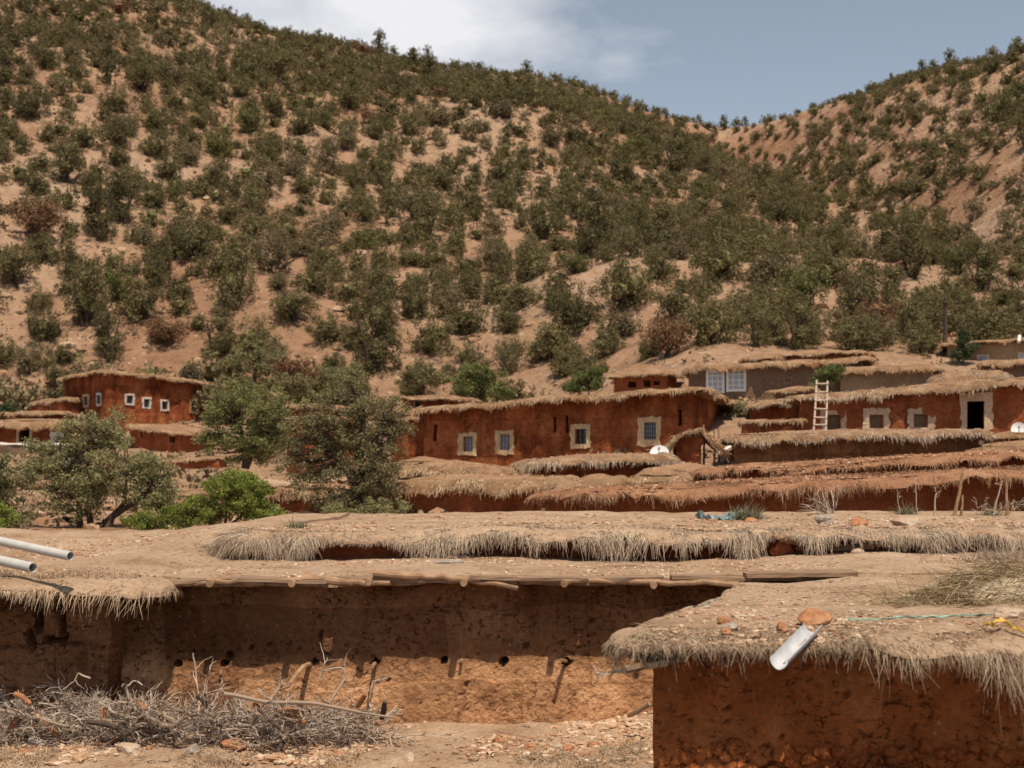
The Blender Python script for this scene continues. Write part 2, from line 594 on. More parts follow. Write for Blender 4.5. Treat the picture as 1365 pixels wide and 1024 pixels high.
CREAM = earth("cream_plaster", (0.47, 0.315, 0.175), (0.57, 0.395, 0.23), (0.64, 0.46, 0.28), big=2.5, fine=14, bump=0.25, bscale=14)
CREAMP = earth("pinkish_plaster", (0.47, 0.315, 0.20), (0.56, 0.39, 0.255), (0.63, 0.46, 0.315), big=2.5, fine=14, bump=0.25, bscale=14)
WHITEP = earth("whitewash", (0.50, 0.42, 0.36), (0.60, 0.52, 0.46), (0.66, 0.60, 0.54), big=3, fine=14, bump=0.2, bscale=14)
OCHRE = earth("ochre_plaster", (0.30, 0.155, 0.065), (0.36, 0.20, 0.09), (0.42, 0.25, 0.125), big=3, fine=14, bump=0.2, bscale=14)
PANE = plain("dark_window_glass", (0.035, 0.04, 0.045), 0.12, 0.2, 2, spec=0.5)
SKYPANE = plain("pale_curtained_glass", (0.36, 0.40, 0.46), 0.25, 0.15, 2, spec=0.5)
DARKIN = plain("dark_wooden_shutter", (0.035, 0.025, 0.02), 0.8, 0.4, 10)
IRON = plain("grey_painted_iron", (0.20, 0.21, 0.22), 0.5, 0.15, 9)
WHITEW = plain("white_painted_frame", (0.72, 0.70, 0.67), 0.5, 0.08, 9)
WOODF = plain("tan_wooden_frame", (0.30, 0.20, 0.12), 0.7, 0.2, 9)
ZINC = plain("pale_zinc_gutter", (0.50, 0.49, 0.49), 0.45, 0.16, 14, metal=0.15)
PVC = plain("grey_plastic_pipe", (0.50, 0.465, 0.42), 0.45, 0.10, 5)
DISHM = plain("white_dish_paint", (0.74, 0.72, 0.70), 0.4, 0.06, 4)
PLASTG = plain("green_plastic_sheet", (0.25, 0.34, 0.26), 0.45, 0.3, 12)
PLASTB = plain("blue_green_plastic", (0.17, 0.225, 0.225), 0.4, 0.3, 8)
BLUE = plain("light_blue_plastic", (0.25, 0.48, 0.66), 0.5, 0.2, 8)
YELLOW = plain("yellow_cloth", (0.55, 0.32, 0.07), 0.8, 0.3, 12)
LADDER = plain("pale_ladder_wood", (0.52, 0.39, 0.29), 0.8, 0.2, 12)


# ------------------------------------------------------------------ terrain
_rid = np.array([(-700, -240), (-400, -190), (0, -75), (130, -22), (235, 22), (300, 40), (400, 63), (480, 78), (560, 88), (640, 96), (720, 103),
                 (790, 121), (850, 144), (900, 158), (960, 170), (1000, 168), (1050, 157), (1100, 140), (1160, 121), (1220, 107), (1280, 97),
                 (1330, 84), (1365, 77), (1700, 0), (2100, -80)], float)
_yr = np.array([(-700, 145), (0, 165), (400, 190), (800, 228), (960, 258), (1100, 236), (1365, 192), (1700, 172), (2100, 160)], float)
_vl = np.array([(2, -5.0), (9, -4.2), (13, -2.8), (18, -2.0), (24, -1.6), (34, -1.3), (45, -1.0), (58, -0.1), (66, 1.4), (72, 3.6)], float)
_vr = np.array([(2, -5.0), (9, -4.2), (13, -2.8), (18, -2.0), (24, -1.75), (34, -1.0), (41, -0.1), (47, 1.2), (53, 2.2), (60, 4.4), (72, 7.2)], float)
_gul = np.array([(965, 258), (1010, 222), (1065, 185), (1120, 150), (1165, 122), (1210, 98)], float)
GUL = np.stack([(_gul[:, 0] - CX) / F * _gul[:, 1], _gul[:, 1]], 1)


def gully_d(x, Y):
    d = np.full(np.shape(x), 1e9)
    for a, b in zip(GUL[:-1], GUL[1:]):
        e = b - a
        t = np.clip(((x - a[0]) * e[0] + (Y - a[1]) * e[1]) / (e @ e), 0, 1)
        d = np.minimum(d, np.hypot(x - a[0] - t * e[0], Y - a[1] - t * e[1]))
    return d


def ground_z(x, Y):
    x = np.asarray(x, float)
    Y = np.asarray(Y, float)
    px = CX + x / np.maximum(Y, 1) * F
    wgt = sstep(600, 980, px)
    base = np.interp(Y, _vl[:, 0], _vl[:, 1]) * (1 - wgt) + np.interp(Y, _vr[:, 0], _vr[:, 1]) * wgt
    zf = 3.6 * (1 - wgt) + 7.2 * wgt
    yr = np.interp(px, _yr[:, 0], _yr[:, 1])
    ry = np.interp(px, _rid[:, 0], _rid[:, 1])
    zr = (HY - ry) / F * yr
    t = (Y - 72) / (yr - 72)
    g = np.clip(t, 0, 1)
    g = g * (1.22 - 0.22 * g)
    hill = zf + (zr - zf) * g
    over = np.maximum(Y - yr, 0)
    hill = hill - 0.35 * over - 0.0005 * over ** 2 * (over < 400)
    z = np.where(Y < 72, base, hill)
    act = sstep(66, 85, Y) * (1 - sstep(0.88, 1.0, t))
    P = np.stack([x, Y, x * 0], -1)
    gd = gully_d(x, Y)
    z = z - act * (7.0 * np.exp(-(gd / 9.0) ** 2) + 3.0 * np.exp(-(gd / 22.0) ** 2))
    z = z + act * (2.6 * fbm(P / 34, 3, 5) + 0.6 * fbm(P / 6.5, 3, 9) + .16 * fbm(P / 1.7, 2, 19) + .35 * (1 - sstep(940, 1040, px)) * fbm(np.stack([x / 4.5 + .8 * fbm(P / 18, 2, 44), Y / 40, x * 0], -1), 3, 45))
    # broken rock ledges across the right-hand hill
    rockm = sstep(960, 1080, px) * sstep(0.30, 0.5, t) * (1 - sstep(0.97, 1.02, t))
    zz = z + 1.2 * fbm(P / 15, 2, 21)
    ph = zz / 2.3 - np.floor(zz / 2.3)
    z = z + rockm * (.7 * (sstep(0.0, 0.2, ph) - ph) * np.clip(0.5 + 0.9 * fbm(P / 7, 2, 33), 0, 1.3) + .45 * fbm(P / 2.6, 3, 35))
    z = z + 0.06 * fbm(P / 1.1, 3, 2) * sstep(14, 20, Y)
    return z


pxs = np.concatenate([np.linspace(-700, -90, 24)[:-1], np.linspace(-90, 1460, 640), np.linspace(1460, 2100, 24)[1:]])
Ys = np.concatenate([np.linspace(2, 20, 30)[:-1], np.linspace(20, 72, 90)[:-1], np.linspace(72, 265, 400)[:-1], np.linspace(265, 900, 30)])
PX, YY = np.meshgrid(pxs, Ys, indexing='ij')
XX = (PX - CX) / F * YY
mb = MB()
mb.grid(np.stack([XX, YY, ground_z(XX, YY)], -1)[:, ::1])


def hill_mat():
    m, nt, out = newmat("hillside_soil")
    tc = nd(nt, 'ShaderNodeTexCoord')
    v = tc.outputs['Object']
    g = nd(nt, 'ShaderNodeNewGeometry')
    col = ramp(nt, noise(nt, v, 0.06, 6, 0.6), [(0.36, (0.295, 0.165, 0.098)), (0.5, (0.365, 0.222, 0.138)), (0.66, (0.41, 0.27, 0.18))])
    col = mixc(nt, 0.8, col, ramp(nt, noise(nt, v, 1.1, 6, 0.7), [(0.33, 0.6), (0.5, 1.0), (0.7, 1.2)]), 'MULTIPLY')
    # low grey-green herbs and stones
    hb = ramp(nt, noise(nt, v, 0.55, 5, 0.7), [(0.56, 0.0), (0.64, 1.0)])
    col = mixc(nt, mixc(nt, 1.0, hb, (0.55, 0.55, 0.55), 'MULTIPLY'), col, (0.20, 0.15, 0.085))
    vo = nd(nt, 'ShaderNodeTexVoronoi')
    vo.inputs['Scale'].default_value = 1.6
    nt.links.new(v, vo.inputs['Vector'])
    col = mixc(nt, ramp(nt, vo.outputs['Distance'], [(0.12, 0.7), (0.22, 0.0)]), col, (0.50, 0.36, 0.26))
    # steep broken rock is redder
    sp = nd(nt, 'ShaderNodeSeparateXYZ')
    nt.links.new(g.outputs['Normal'], sp.inputs[0])
    st = ramp(nt, sp.outputs['Z'], [(0.62, 1.0), (0.78, 0.0)])
    col = mixc(nt, st, col, mixc(nt, 1.0, col, (0.95, 0.87, 0.82), 'MULTIPLY'))
    b = nd(nt, 'ShaderNodeBump')
    b.inputs['Strength'].default_value = 0.9
    b.inputs['Distance'].default_value = 0.5
    nt.links.new(noise(nt, v, 1.3, 6, 0.7), b.inputs['Height'])
    p = nd(nt, 'ShaderNodeBsdfPrincipled')
    p.inputs['Roughness'].default_value = 0.95
    p.inputs['Specular IOR Level'].default_value = 0.05
    nt.links.new(col, p.inputs['Base Color'])
    nt.links.new(b.outputs[0], p.inputs['Normal'])
    nt.links.new(p.outputs[0], out.inputs['Surface'])
    return m


gnd = mb.build("ground", hill_mat(), smooth=True)
tag(gnd, kind='structure')


# ------------------------------------------------------------------ building helpers
def plan(px, Y):
    return np.array([X(px, Y), Y])


def vdisp(P, amp, sc, seed):
    D = np.zeros_like(P)
    if amp:
        D[..., 0] = amp * fbm(P * sc, 4, seed)
        D[..., 1] = amp * fbm(P * sc + 31.7, 4, seed + 7)
        D[..., 2] = 0.25 * amp * fbm(P * sc + 71.1, 3, seed + 13)
    return D


def wall_grid(mb, P0, P1, zb, zt, openings=(), holes=(), res=0.12, amp=0.03, sc=1.6, seed=0, depth=0.28, mi=0, batter=0.0):
    P0, P1 = np.asarray(P0, float), np.asarray(P1, float)
    Lw = np.linalg.norm(P1 - P0)
    d = (P1 - P0) / Lw
    n = np.array([d[1], -d[0]])
    ztf = zt if callable(zt) else (lambda t: zt[0] + (zt[1] - zt[0]) * t)
    zbf = zb if callable(zb) else (lambda t: zb[0] + (zb[1] - zb[0]) * t)
    s = list(np.linspace(0, Lw, max(2, int(Lw / res)) + 1))
    hgt = max(0.2, float(ztf(0.5) - zbf(0.5)))
    v = list(np.linspace(0, 1, max(2, int(hgt / res)) + 1))

    def merge(base, extra, tol):
        base = [b for b in base if all(abs(b - e) > tol for e in extra) or b in (base[0], base[-1])]
        return np.array(sorted(set(base) | set(extra)))

    es, ev = [], []
    ov = []
    for (s0, s1, z0, z1) in openings:
        t = (s0 + s1) / 2 / Lw
        v0 = (z0 - zbf(t)) / (ztf(t) - zbf(t))
        v1 = (z1 - zbf(t)) / (ztf(t) - zbf(t))
        v0 = max(v0, 0.001)
        es += [s0, s1]
        ev += [v0, v1]
        ov.append((s0, s1, v0, v1))
    s = merge(s, es, res * 0.35) if es else np.array(s)
    v = merge(v, ev, 0.35 * res / hgt) if ev else np.array(v)
    S, Vv = np.meshgrid(s, v, indexing='ij')
    t = S / Lw
    zz = zbf(t) + (ztf(t) - zbf(t)) * Vv
    G = np.stack([P0[0] + d[0] * S, P0[1] + d[1] * S, zz], -1)
    G = G + vdisp(G, amp, sc, seed)
    if batter:
        G[..., 0] += n[0] * batter * (1 - Vv)
        G[..., 1] += n[1] * batter * (1 - Vv)
    for (hs, hz, hr, hd) in holes:
        rr = np.hypot((S - hs), (zz - hz))
        k = hd * (1 - sstep(hr * 0.55, hr * 1.25, rr))
        G[..., 0] -= n[0] * k
        G[..., 1] -= n[1] * k
    sm = (s[:-1] + s[1:]) / 2
    vm = (v[:-1] + v[1:]) / 2
    mask = np.zeros((len(sm), len(vm)), bool)
    for (s0, s1, v0, v1) in ov:
        a = (sm > s0) & (sm < s1)
        b = (vm > v0) & (vm < v1)
        mask |= a[:, None] & b[None]
        i0, i1 = np.argmin(abs(s - s0)), np.argmin(abs(s - s1))
        j0, j1 = np.argmin(abs(v - v0)), np.argmin(abs(v - v1))
        inn = np.array([-n[0], -n[1], 0]) * depth
        for line in (G[i0:i1 + 1, j0], G[i1, j0:j1 + 1], G[i0:i1 + 1, j1][::-1], G[i0, j0:j1 + 1][::-1]):
            mb.grid(np.stack([line, line + inn], 1), mi)
    mb.grid(G, mi, mask)
    return n, d, Lw


def ray_s(P0, P1, px, py):
    """where the photograph pixel meets the wall: metres along it, height"""
    P0, P1 = np.asarray(P0, float), np.asarray(P1, float)
    e = P1 - P0
    u = (px - CX) / F
    s = (u * P0[1] - P0[0]) / (e[0] - u * e[1])
    Y = P0[1] + e[1] * s
    return s * np.linalg.norm(e), (HY - py) / F * Y


def offset_poly(pts, ov):
    pts = [np.asarray(p, float) for p in pts]
    k = len(pts)
    res = []
    for i in range(k):
        a, b, c = pts[i - 1], pts[i], pts[(i + 1) % k]
        d1 = (b - a) / np.linalg.norm(b - a)
        d2 = (c - b) / np.linalg.norm(c - b)
        m1, m2 = np.array([d1[1], -d1[0]]), np.array([d2[1], -d2[0]])
        mm = m1 + m2
        res.append(b + ov * mm / max(0.5, (1 + m1 @ m2)))
    return res


def loop_path(pts, zs, step=0.15, edges=None):
    """points and outward normals round a footprint, turning at the corners"""
    P, N, E = [], [], []
    k = len(pts)
    nr = []
    for i in range(k):
        d = pts[(i + 1) % k] - pts[i]
        d = d / np.linalg.norm(d)
        nr.append(np.array([d[1], -d[0]]))
    for i in range(k):
        a, b = pts[i], pts[(i + 1) % k]
        m = max(2, int(np.linalg.norm(b - a) / step))
        t = np.linspace(0, 1, m)
        for q in t:
            P.append([*(a + (b - a) * q), zs[i] + (zs[(i + 1) % k] - zs[i]) * q])
            N.append(nr[i])
            E.append(i)
        for w in (0.25, 0.5, 0.75):
            v = nr[i] * (1 - w) + nr[(i + 1) % k] * w
            P.append([*b, zs[(i + 1) % k]])
            N.append(v / np.linalg.norm(v))
            E.append(i)
    P.append(P[0])
    N.append(N[0])
    E.append(0)
    return np.array(P), np.array(N), np.array(E)


def fringe(mb, path, nrm, band, drop, dens, slen, swid, seed=0, segs=2, tri=False, weight=None, lip=True, under=0.3, lump=0.45, hang=0.9, spread=0.5, mi_lip=0, mi_st=1, clump=3.0, zup=0.0):
    """rounded, overhanging roof edge with dry grass hanging over it.  path: inner edge; the lip bulges outward by band and down by drop"""
    N = len(path)
    band = np.broadcast_to(np.asarray(band, float), (N,))
    drop = np.broadcast_to(np.asarray(drop, float), (N,))
    slen = np.broadcast_to(np.asarray(slen, float), (N,))
    n3 = np.concatenate([nrm, np.zeros((N, 1))], 1)
    outer = path + n3 * band[:, None]
    seg = np.linalg.norm(np.diff(outer, axis=0), axis=1)
    cs = np.concatenate([[0], np.cumsum(seg)])
    nb = 1 + lump * n1(cs * 1.9, seed, 3)
    ndp = 1 + lump * n1(cs * 2.3 + 50, seed + 3, 3)
    bnd, drp = band * np.clip(nb, 0.35, 2), drop * np.clip(ndp, 0.3, 2)
    A = np.linspace(0, 1, 8)

    def surf(i_f, a):
        i0 = np.clip(np.floor(i_f).astype(int), 0, N - 2)
        f = (i_f - i0)
        ip = lambda q: q[i0] * (1 - f if q.ndim == 1 else (1 - f)[:, None]) + q[i0 + 1] * (f if q.ndim == 1 else f[:, None])
        p, nn, b_, d_ = ip(path), ip(n3), ip(bnd), ip(drp)
        th = a * math.pi / 2
        q = p + nn * (b_ * np.sin(th))[:, None]
        q[:, 2] += -d_ * (1 - np.cos(th)) + zup * np.sin(th * 2)
        tan = nn * (b_ * np.cos(th))[:, None]
        tan[:, 2] = -d_ * np.sin(th) + 1e-4
        tan /= np.linalg.norm(tan, axis=1, keepdims=True)
        nor = nn * np.sin(th)[:, None]
        nor[:, 2] = np.cos(th)
        return q, tan, nor, nn, ip(slen)

    if lip:
        rows = []
        ii = np.arange(N).astype(float)
        for a in A:
            q, *_ = surf(ii, np.full(N, a))
            rows.append(q)
        last = rows[-1].copy()
        u1 = last - n3 * (bnd * 0.35)[:, None]
        u1[:, 2] -= 0.25 * drp * 0.3
        u2 = last - n3 * (bnd + under)[:, None]
        u2[:, 2] += 0.02
        G = np.stack(rows + [u1, u2], 1)
        dsp = fbm(G * 4.5, 3, seed + 5)[..., None] * 0.22 * float(np.mean(drop))
        G = G + dsp * np.array([0.6, 0.6, 1.0])
        mb.grid(G, mi_lip)
    wq = np.ones(N) if weight is None else weight
    wq = wq * np.clip(1.0 + 1.1 * n1(cs * 1.3 + 20, seed + 17, 3), .22, 2)
    cell = seg * (wq[:-1] + wq[1:]) / 2
    n_st = int(dens * cell.sum())
    if n_st < 1:
        return
    cc = np.concatenate([[0], np.cumsum(cell)])
    r = rng.random(n_st) * cc[-1]
    idx = np.interp(r, cc, np.arange(N))
    a = rng.random(n_st) ** 0.8
    q, tan, nor, nn, sl = surf(idx, a)
    arc = np.interp(idx, np.arange(N), cs)
    # neighbouring blades lean the same way, so that the grass gathers in tufts
    lean = n1(arc * clump, seed + 9, 2)
    amt = np.clip(1 + 0.7 * n1(arc * clump * 0.55 + 9, seed + 11, 2), 0.3, 1.9)
    side = np.stack([-nn[:, 1], nn[:, 0], nn[:, 0] * 0], 1)
    d = tan + nor * (0.25 + 0.5 * rng.random(n_st) ** 2)[:, None] + side * (0.8 * lean + spread * rng.normal(size=n_st) * 0.6)[:, None]
    Ln = 0.55 * sl * amt * (0.40 + 0.85 * rng.random(n_st))
    strands(mb, q - nor * 0.01, d, Ln, swid * (0.6 + 0.8 * rng.random(n_st)), hang * (0.4 + 0.8 * rng.random(n_st)), segs, mi_st, tri)


def roof_slab(mb, pts, zs, thick=0.14, n=(28, 14), amp=0.05, seed=0, crown=0.0, mi=0):
    FLp, FRp, BRp, BLp = pts
    u, v = np.meshgrid(np.linspace(0, 1, n[0]), np.linspace(0, 1, n[1]), indexing='ij')
    bl = lambda a, b, c, d: a * (1 - u) * (1 - v) + b * u * (1 - v) + c * u * v + d * (1 - u) * v
    G = np.stack([bl(FLp[0], FRp[0], BRp[0], BLp[0]), bl(FLp[1], FRp[1], BRp[1], BLp[1]), bl(*zs)], -1)
    G[..., 2] += amp * fbm(G * 1.2, 3, seed) + crown * np.sin(u * math.pi) * np.sin(v * math.pi) ** 0.7
    mb.grid(G, mi)
    B = G.copy()
    B[..., 2] -= thick
    mb.grid(B[:, ::-1], mi)
    for e, f in ((G[:, 0], B[:, 0]), (G[-1], B[-1]), (G[::-1, -1], B[::-1, -1]), (G[::-1, 0][::-1], B[::-1, 0][::-1]), (G[0][::-1], B[0][::-1])):
        mb.grid(np.stack([f, e], 1)[:], mi)


def ring(mb, n, d, c, w, h, ml, mt, mr, mbm, th, jit, seed, mi=0):
    """hand-plastered surround of a window or door: ragged outline, rectangular hole"""
    rr = random.Random(seed)
    n3, d3, up = np.array([*n, 0]), np.array([*d, 0]), np.array([0, 0, 1.0])
    inner = [(-w / 2, -h / 2), (0, -h / 2), (w / 2, -h / 2), (w / 2, 0), (w / 2, h / 2), (0, h / 2), (-w / 2, h / 2), (-w / 2, 0)]
    x0, x1, y0, y1 = -w / 2 - ml, w / 2 + mr, -h / 2 - mbm, h / 2 + mt
    outer = [(x0, y0), (0, y0), (x1, y0), (x1, 0), (x1, y1), (0, y1), (x0, y1), (x0, 0)]
    # subdivide
    def sub(pl, k=4):
        o = []
        for i in range(len(pl)):
            a, b = pl[i], pl[(i + 1) % len(pl)]
            for q in range(k):
                o.append((a[0] + (b[0] - a[0]) * q / k, a[1] + (b[1] - a[1]) * q / k))
        return o
    inner, outer = sub(inner), sub(outer)
    outer = [(a + rr.gauss(0, jit), b + rr.gauss(0, jit)) for a, b in outer]
    k = len(inner)
    to3 = lambda p, o: c + d3 * p[0] + up * p[1] + n3 * o
    V = [to3(p, th) for p in inner] + [to3(p, th * rr.uniform(0.7, 1.1)) for p in outer] + [to3(p, -0.06) for p in outer] + [to3(p, -0.2) for p in inner]
    Fa = []
    for i in range(k):
        j = (i + 1) % k
        Fa += [(i, j, k + j, k + i), (k + i, k + j, 2 * k + j, 2 * k + i), (j, i, 3 * k + i, 3 * k + j)]
    mb.add(V, np.array(Fa)[:, ::-1], mi)


def window(parent, P0, P1, rect, n, d, spec, seed):
    """rect in metres along/height -> window part with pane, bars and plaster surround"""
    s0, s1, z0, z1 = rect
    w, h = s1 - s0, z1 - z0
    c = np.array([*(np.asarray(P0) + d * (s0 + s1) / 2), (z0 + z1) / 2])
    n3, d3, up = np.array([*n, 0]), np.array([*d, 0]), np.array([0, 0, 1.0])
    kind = spec.get('kind', 'window')
    fw = spec.get('fw', 0.035)
    rec = spec.get('rec', 0.12)
    m = MB()
    cc = c - n3 * rec
    for sx in (-1, 1):
        m.obox(cc + d3 * sx * (w / 2 - fw / 2 + 0.02), d3 * fw / 2, n3 * 0.03, up * (h / 2 + 0.03))
        m.obox(cc + up * sx * (h / 2 - fw / 2 + 0.02), d3 * (w / 2 - fw / 2 + 0.018), n3 * 0.028, up * fw / 2)
    nx, ny = spec.get('bars', (0, 0))
    bw = spec.get('bw', 0.016)
    for i in range(1, nx):
        m.obox(cc + d3 * (-w / 2 + w * i / nx) + n3 * 0.004, d3 * bw, n3 * 0.014, up * (h / 2 - fw / 2))
    for i in range(1, ny):
        m.obox(cc + up * (-h / 2 + h * i / ny), d3 * (w / 2 - fw / 2), n3 * 0.011, up * bw)
    root = m.build(kind, spec.get('frame', WOODF), parent)
    if spec.get('pane') is not None:
        m = MB()
        m.obox(cc - n3 * 0.035, d3 * (w / 2 + 0.03), n3 * 0.01, up * (h / 2 + 0.03))
        m.build('pane' if kind == 'window' else 'door_leaf', spec['pane'], root)
    sur = spec.get('sur')
    if sur:
        m = MB()
        ring(m, n, d, c, w, h, *sur, 0.055, spec.get('jit', 0.02), seed)
        m.build('plaster_surround', spec.get('smat', CREAM), root)
    if spec.get('label'):
        root['label'] = spec['label']
    return root


def house(name, label, cat, corners, zt, zb, wmat=RED, rmat=SOIL, fmat=(THATCH, STRAWF), vis=(0, 1, 3), openings=(), holes=(), ov=0.42, band=0.36, drop=0.13,
          dens=320, slen=0.12, swid=0.022, res=0.16, amp=0.05, seed=1, crown=0.1, group=None, lump=0.5, under=0.3, sc=1.1, ztop=None, topgrass=42):
    """mud house: corners front-left, front-right, back-right, back-left in plan; openings = (wall index, photograph rectangle, spec)"""
    cs = [np.asarray(c, float) for c in corners]
    ctr = sum(cs) / 4
    zbl = zb if isinstance(zb, (tuple, list)) else (zb,) * 4
    root = thing(name, label, cat, (ctr[0], ctr[1], min(zbl)), group)
    m = MB()
    wins = []
    for k in range(4):
        P0, P1 = cs[k], cs[(k + 1) % 4]
        ops = []
        for (wi, rc, spec) in openings:
            if wi != k:
                continue
            s0, za = ray_s(P0, P1, rc[0], rc[1])
            s1, zc = ray_s(P0, P1, rc[2], rc[3])
            rect = (s0, s1, min(za, zc), max(za, zc))
            ops.append(rect)
            if spec is not None:
                wins.append((P0, P1, rect, spec))
        hl = []
        for (wi, px, py, r, dp) in holes:
            if wi == k:
                s0, z0 = ray_s(P0, P1, px, py)
                hl.append((s0, z0, r, dp))
        if k == 0 and ztop is not None:
            ztk = ztop
        else:
            ztk = (zt[k], zt[(k + 1) % 4])
        wall_grid(m, P0, P1, (zbl[k], zbl[(k + 1) % 4]), ztk, ops, hl, res if k != 2 else 0.5, amp, sc, seed)
    m.build('wall', wmat, root)
    root['kind'] = 'thing'
    for i, (P0, P1, rect, spec) in enumerate(wins):
        d = (P1 - P0) / np.linalg.norm(P1 - P0)
        window(root, P0, P1, rect, np.array([d[1], -d[0]]), d, spec, seed * 31 + i)
    sl = offset_poly(cs, ov - band)
    zz = [z + 0.1 for z in zt]
    m = MB()
    roof_slab(m, sl, zz, 0.16, (40, 14), 0.05, seed, crown)
    m.build('roof', rmat, root, smooth=True)
    tf = MB()
    area = np.linalg.norm(sl[1] - sl[0]) * np.linalg.norm(sl[2] - sl[1])
    q = int(area * topgrass)
    u, v = rng.random(q), rng.random(q)
    if q:
        pt = (sl[0][None] * ((1 - u) * (1 - v))[:, None] + sl[1][None] * (u * (1 - v))[:, None] + sl[2][None] * (u * v)[:, None] + sl[3][None] * ((1 - u) * v)[:, None])
        pz = zz[0] * (1 - u) * (1 - v) + zz[1] * u * (1 - v) + zz[2] * u * v + zz[3] * (1 - u) * v + crown * np.sin(u * math.pi) * np.sin(v * math.pi) ** 0.7
        keep = fbm(np.concatenate([pt * 1.3, pz[:, None]], 1), 2, seed) > -.35
        rt = np.concatenate([pt, pz[:, None]], 1)[keep]
        strands(tf, rt, np.stack([rng.normal(size=len(rt)) * .8, -.5 + rng.normal(size=len(rt)) * .7, .35 + .3 * rng.random(len(rt))], -1), slen * .8, swid, .7, 2, 1)
    P, N, E = loop_path(sl, zz)
    P[:, 2] += 0.05 * fbm(P * 1.2, 3, seed)
    P[:, 2] += 0.055 * n1(P[:, 0] * 0.45 + P[:, 1] * 0.3, seed + 2, 3)
    wgt = np.isin(E, vis).astype(float)
    m = MB()
    fringe(m, P, N, band, drop, dens, slen, swid, seed, weight=wgt, lump=lump, under=under)
    for V_, F_ in zip(tf.V, tf.Fs):
        m.add(V_, F_, 1)
    m.build('grass_eave', list(fmat), root)
    return root


# ------------------------------------------------------------------ village on the slope
def rect(pl, Yl, pr, Yr, depth):
    a, b = plan(pl, Yl), plan(pr, Yr)
    d = (b - a) / np.linalg.norm(b - a)
    inn = np.array([-d[1], d[0]]) * depth
    return [a, b, b + inn, a + inn]


def zs4(pyl, Yl, pyr, Yr, back=0.0, back_r=None):
    zl, zr = Z(pyl, Yl), Z(pyr, Yr)
    return [zl, zr, zr + (back if back_r is None else back_r), zl + back]


def sur(l, t, r, b, Y):
    return tuple(v / F * Y for v in (l, t, r, b))


CASE = dict(frame=IRON, bars=(2, 2), pane=PANE, bw=0.014, smat=CREAM)
# long red house in the middle
A_, B_ = plan(565, 46), plan(922, 42)
house("mud_house", "long dark red house with four cream framed windows in the middle of the village", "house",
      [A_, B_, plan(986, 51.5), plan(640, 56)], [Z(548, 46), Z(520, 42), Z(551, 51.5), Z(545, 56)], -1.35, RED,
      openings=[(0, (618, 582, 631, 602), dict(CASE, frame=IRON, sur=sur(8, 5, 5, 5, 45), rec=0.1, pane=SKYPANE, bars=(3, 2), bw=0.022, jit=0.025)),
                (0, (667, 579, 680, 600), dict(CASE, sur=sur(7, 5, 6, 6, 45), rec=0.1, pane=SKYPANE, bars=(3, 2), bw=0.022, jit=0.02)),
                (0, (767, 572, 782, 592), dict(CASE, frame=DARKIN, sur=sur(6, 6, 6, 6, 44), rec=0.1)),
                (0, (859, 563, 875, 586), dict(CASE, sur=sur(9, 7, 6, 9, 43), rec=0.03, bars=(5, 4), bw=0.012)),
                (0, (577, 566, 582, 588), None), (0, (737, 556, 741, 577), None), (0, (752, 554, 756, 577), None), (0, (904, 546, 909, 568), None)],
      holes=[(0, 688, 563, .06, .12), (0, 640, 556, .05, .1), (0, 810, 560, .06, .12), (0, 835, 570, .06, .12), (0, 890, 573, .06, .12), (0, 720, 590, .05, .1), (0, 600, 598, .06, .1)],
      ov=0.54, band=0.42, drop=0.17, dens=420, slen=0.13, seed=3, crown=0.05)
house("mud_annex", "low dark red wing joined to the left end of the long middle house", "house", rect(522, 48.2, 566, 47.6, 5), zs4(562, 48, 558, 47.6), -1.3, RED, seed=4, ov=.3)
house("rooftop_hut", "small rounded red mud hut with ragged openings behind the roof of the long middle house", "hut", rect(816, 54, 890, 53.4, 2.4), zs4(502, 54, 500, 53.4), 2.2, REDP, seed=5,
      openings=[(0, (836, 509, 847, 517), None), (0, (858, 507, 868, 516), None), (0, (872, 508, 880, 514), None)], crown=0.42, ov=.3, amp=.09, band=.26, drop=.14)
house("mud_hut", "tiny red hut with one dark window behind the left end of the middle house", "hut", rect(540, 57, 600, 56.5, 4), zs4(531, 57, 531, 56.5), 1.2, RED, seed=6,
      openings=[(0, (551, 533, 560, 543), dict(CASE, bars=(0, 0), frame=WHITEP, pane=DARKIN))], ov=.35)
# grey house and those round it
WIN = dict(frame=WHITEW, bars=(3, 4), pane=SKYPANE, fw=0.09, bw=0.02, rec=0.0)
house("rendered_house", "grey brown rendered house with two large white framed windows", "house", rect(918, 52, 1150, 50, 6), zs4(492, 52, 479, 50), 1.2, GREY, seed=7,
      openings=[(0, (942, 494, 965, 523), WIN), (0, (969, 492, 994, 521), WIN), (0, (1045, 503, 1056, 511), dict(frame=WOODF, pane=GREY, fw=.05, rec=.02)),
                (0, (1079, 500, 1091, 512), dict(frame=WOODF, pane=PANE, fw=.05, rec=.04))], ov=.35, band=.42, drop=.24, sc=.8, amp=.025)
house("roof_room", "low wide thatched roof room on top of the grey brown rendered house", "hut", rect(1036, 54, 1142, 53, 2.5), zs4(476, 54, 472, 53), 3.1, REDP, seed=8, crown=.2)
house("roof_room", "small thatched hump at the left on top of the grey brown rendered house", "hut", rect(1000, 54, 1030, 53.8, 1.6), zs4(478, 54, 477, 53.8), 3.1, REDP, seed=9, crown=.15)
house("tan_house", "tan rendered house without windows right of the grey brown house", "house", rect(1120, 49.6, 1244, 48.6, 5), zs4(494, 49.6, 491, 48.6), 1.0, TAN, seed=10, ov=.4, amp=.02, drop=.22)
house("thatched_store", "squat red store under deep grey thatch above the house with the door", "hut", rect(1252, 46.6, 1337, 46, 2.2), zs4(501, 46.6, 498, 46), 1.6, REDP, seed=11, ov=.3, band=.4, drop=.28, dens=460,
      fmat=(THATCH, STRAWG), openings=[(0, (1258, 501, 1290, 509), None)])
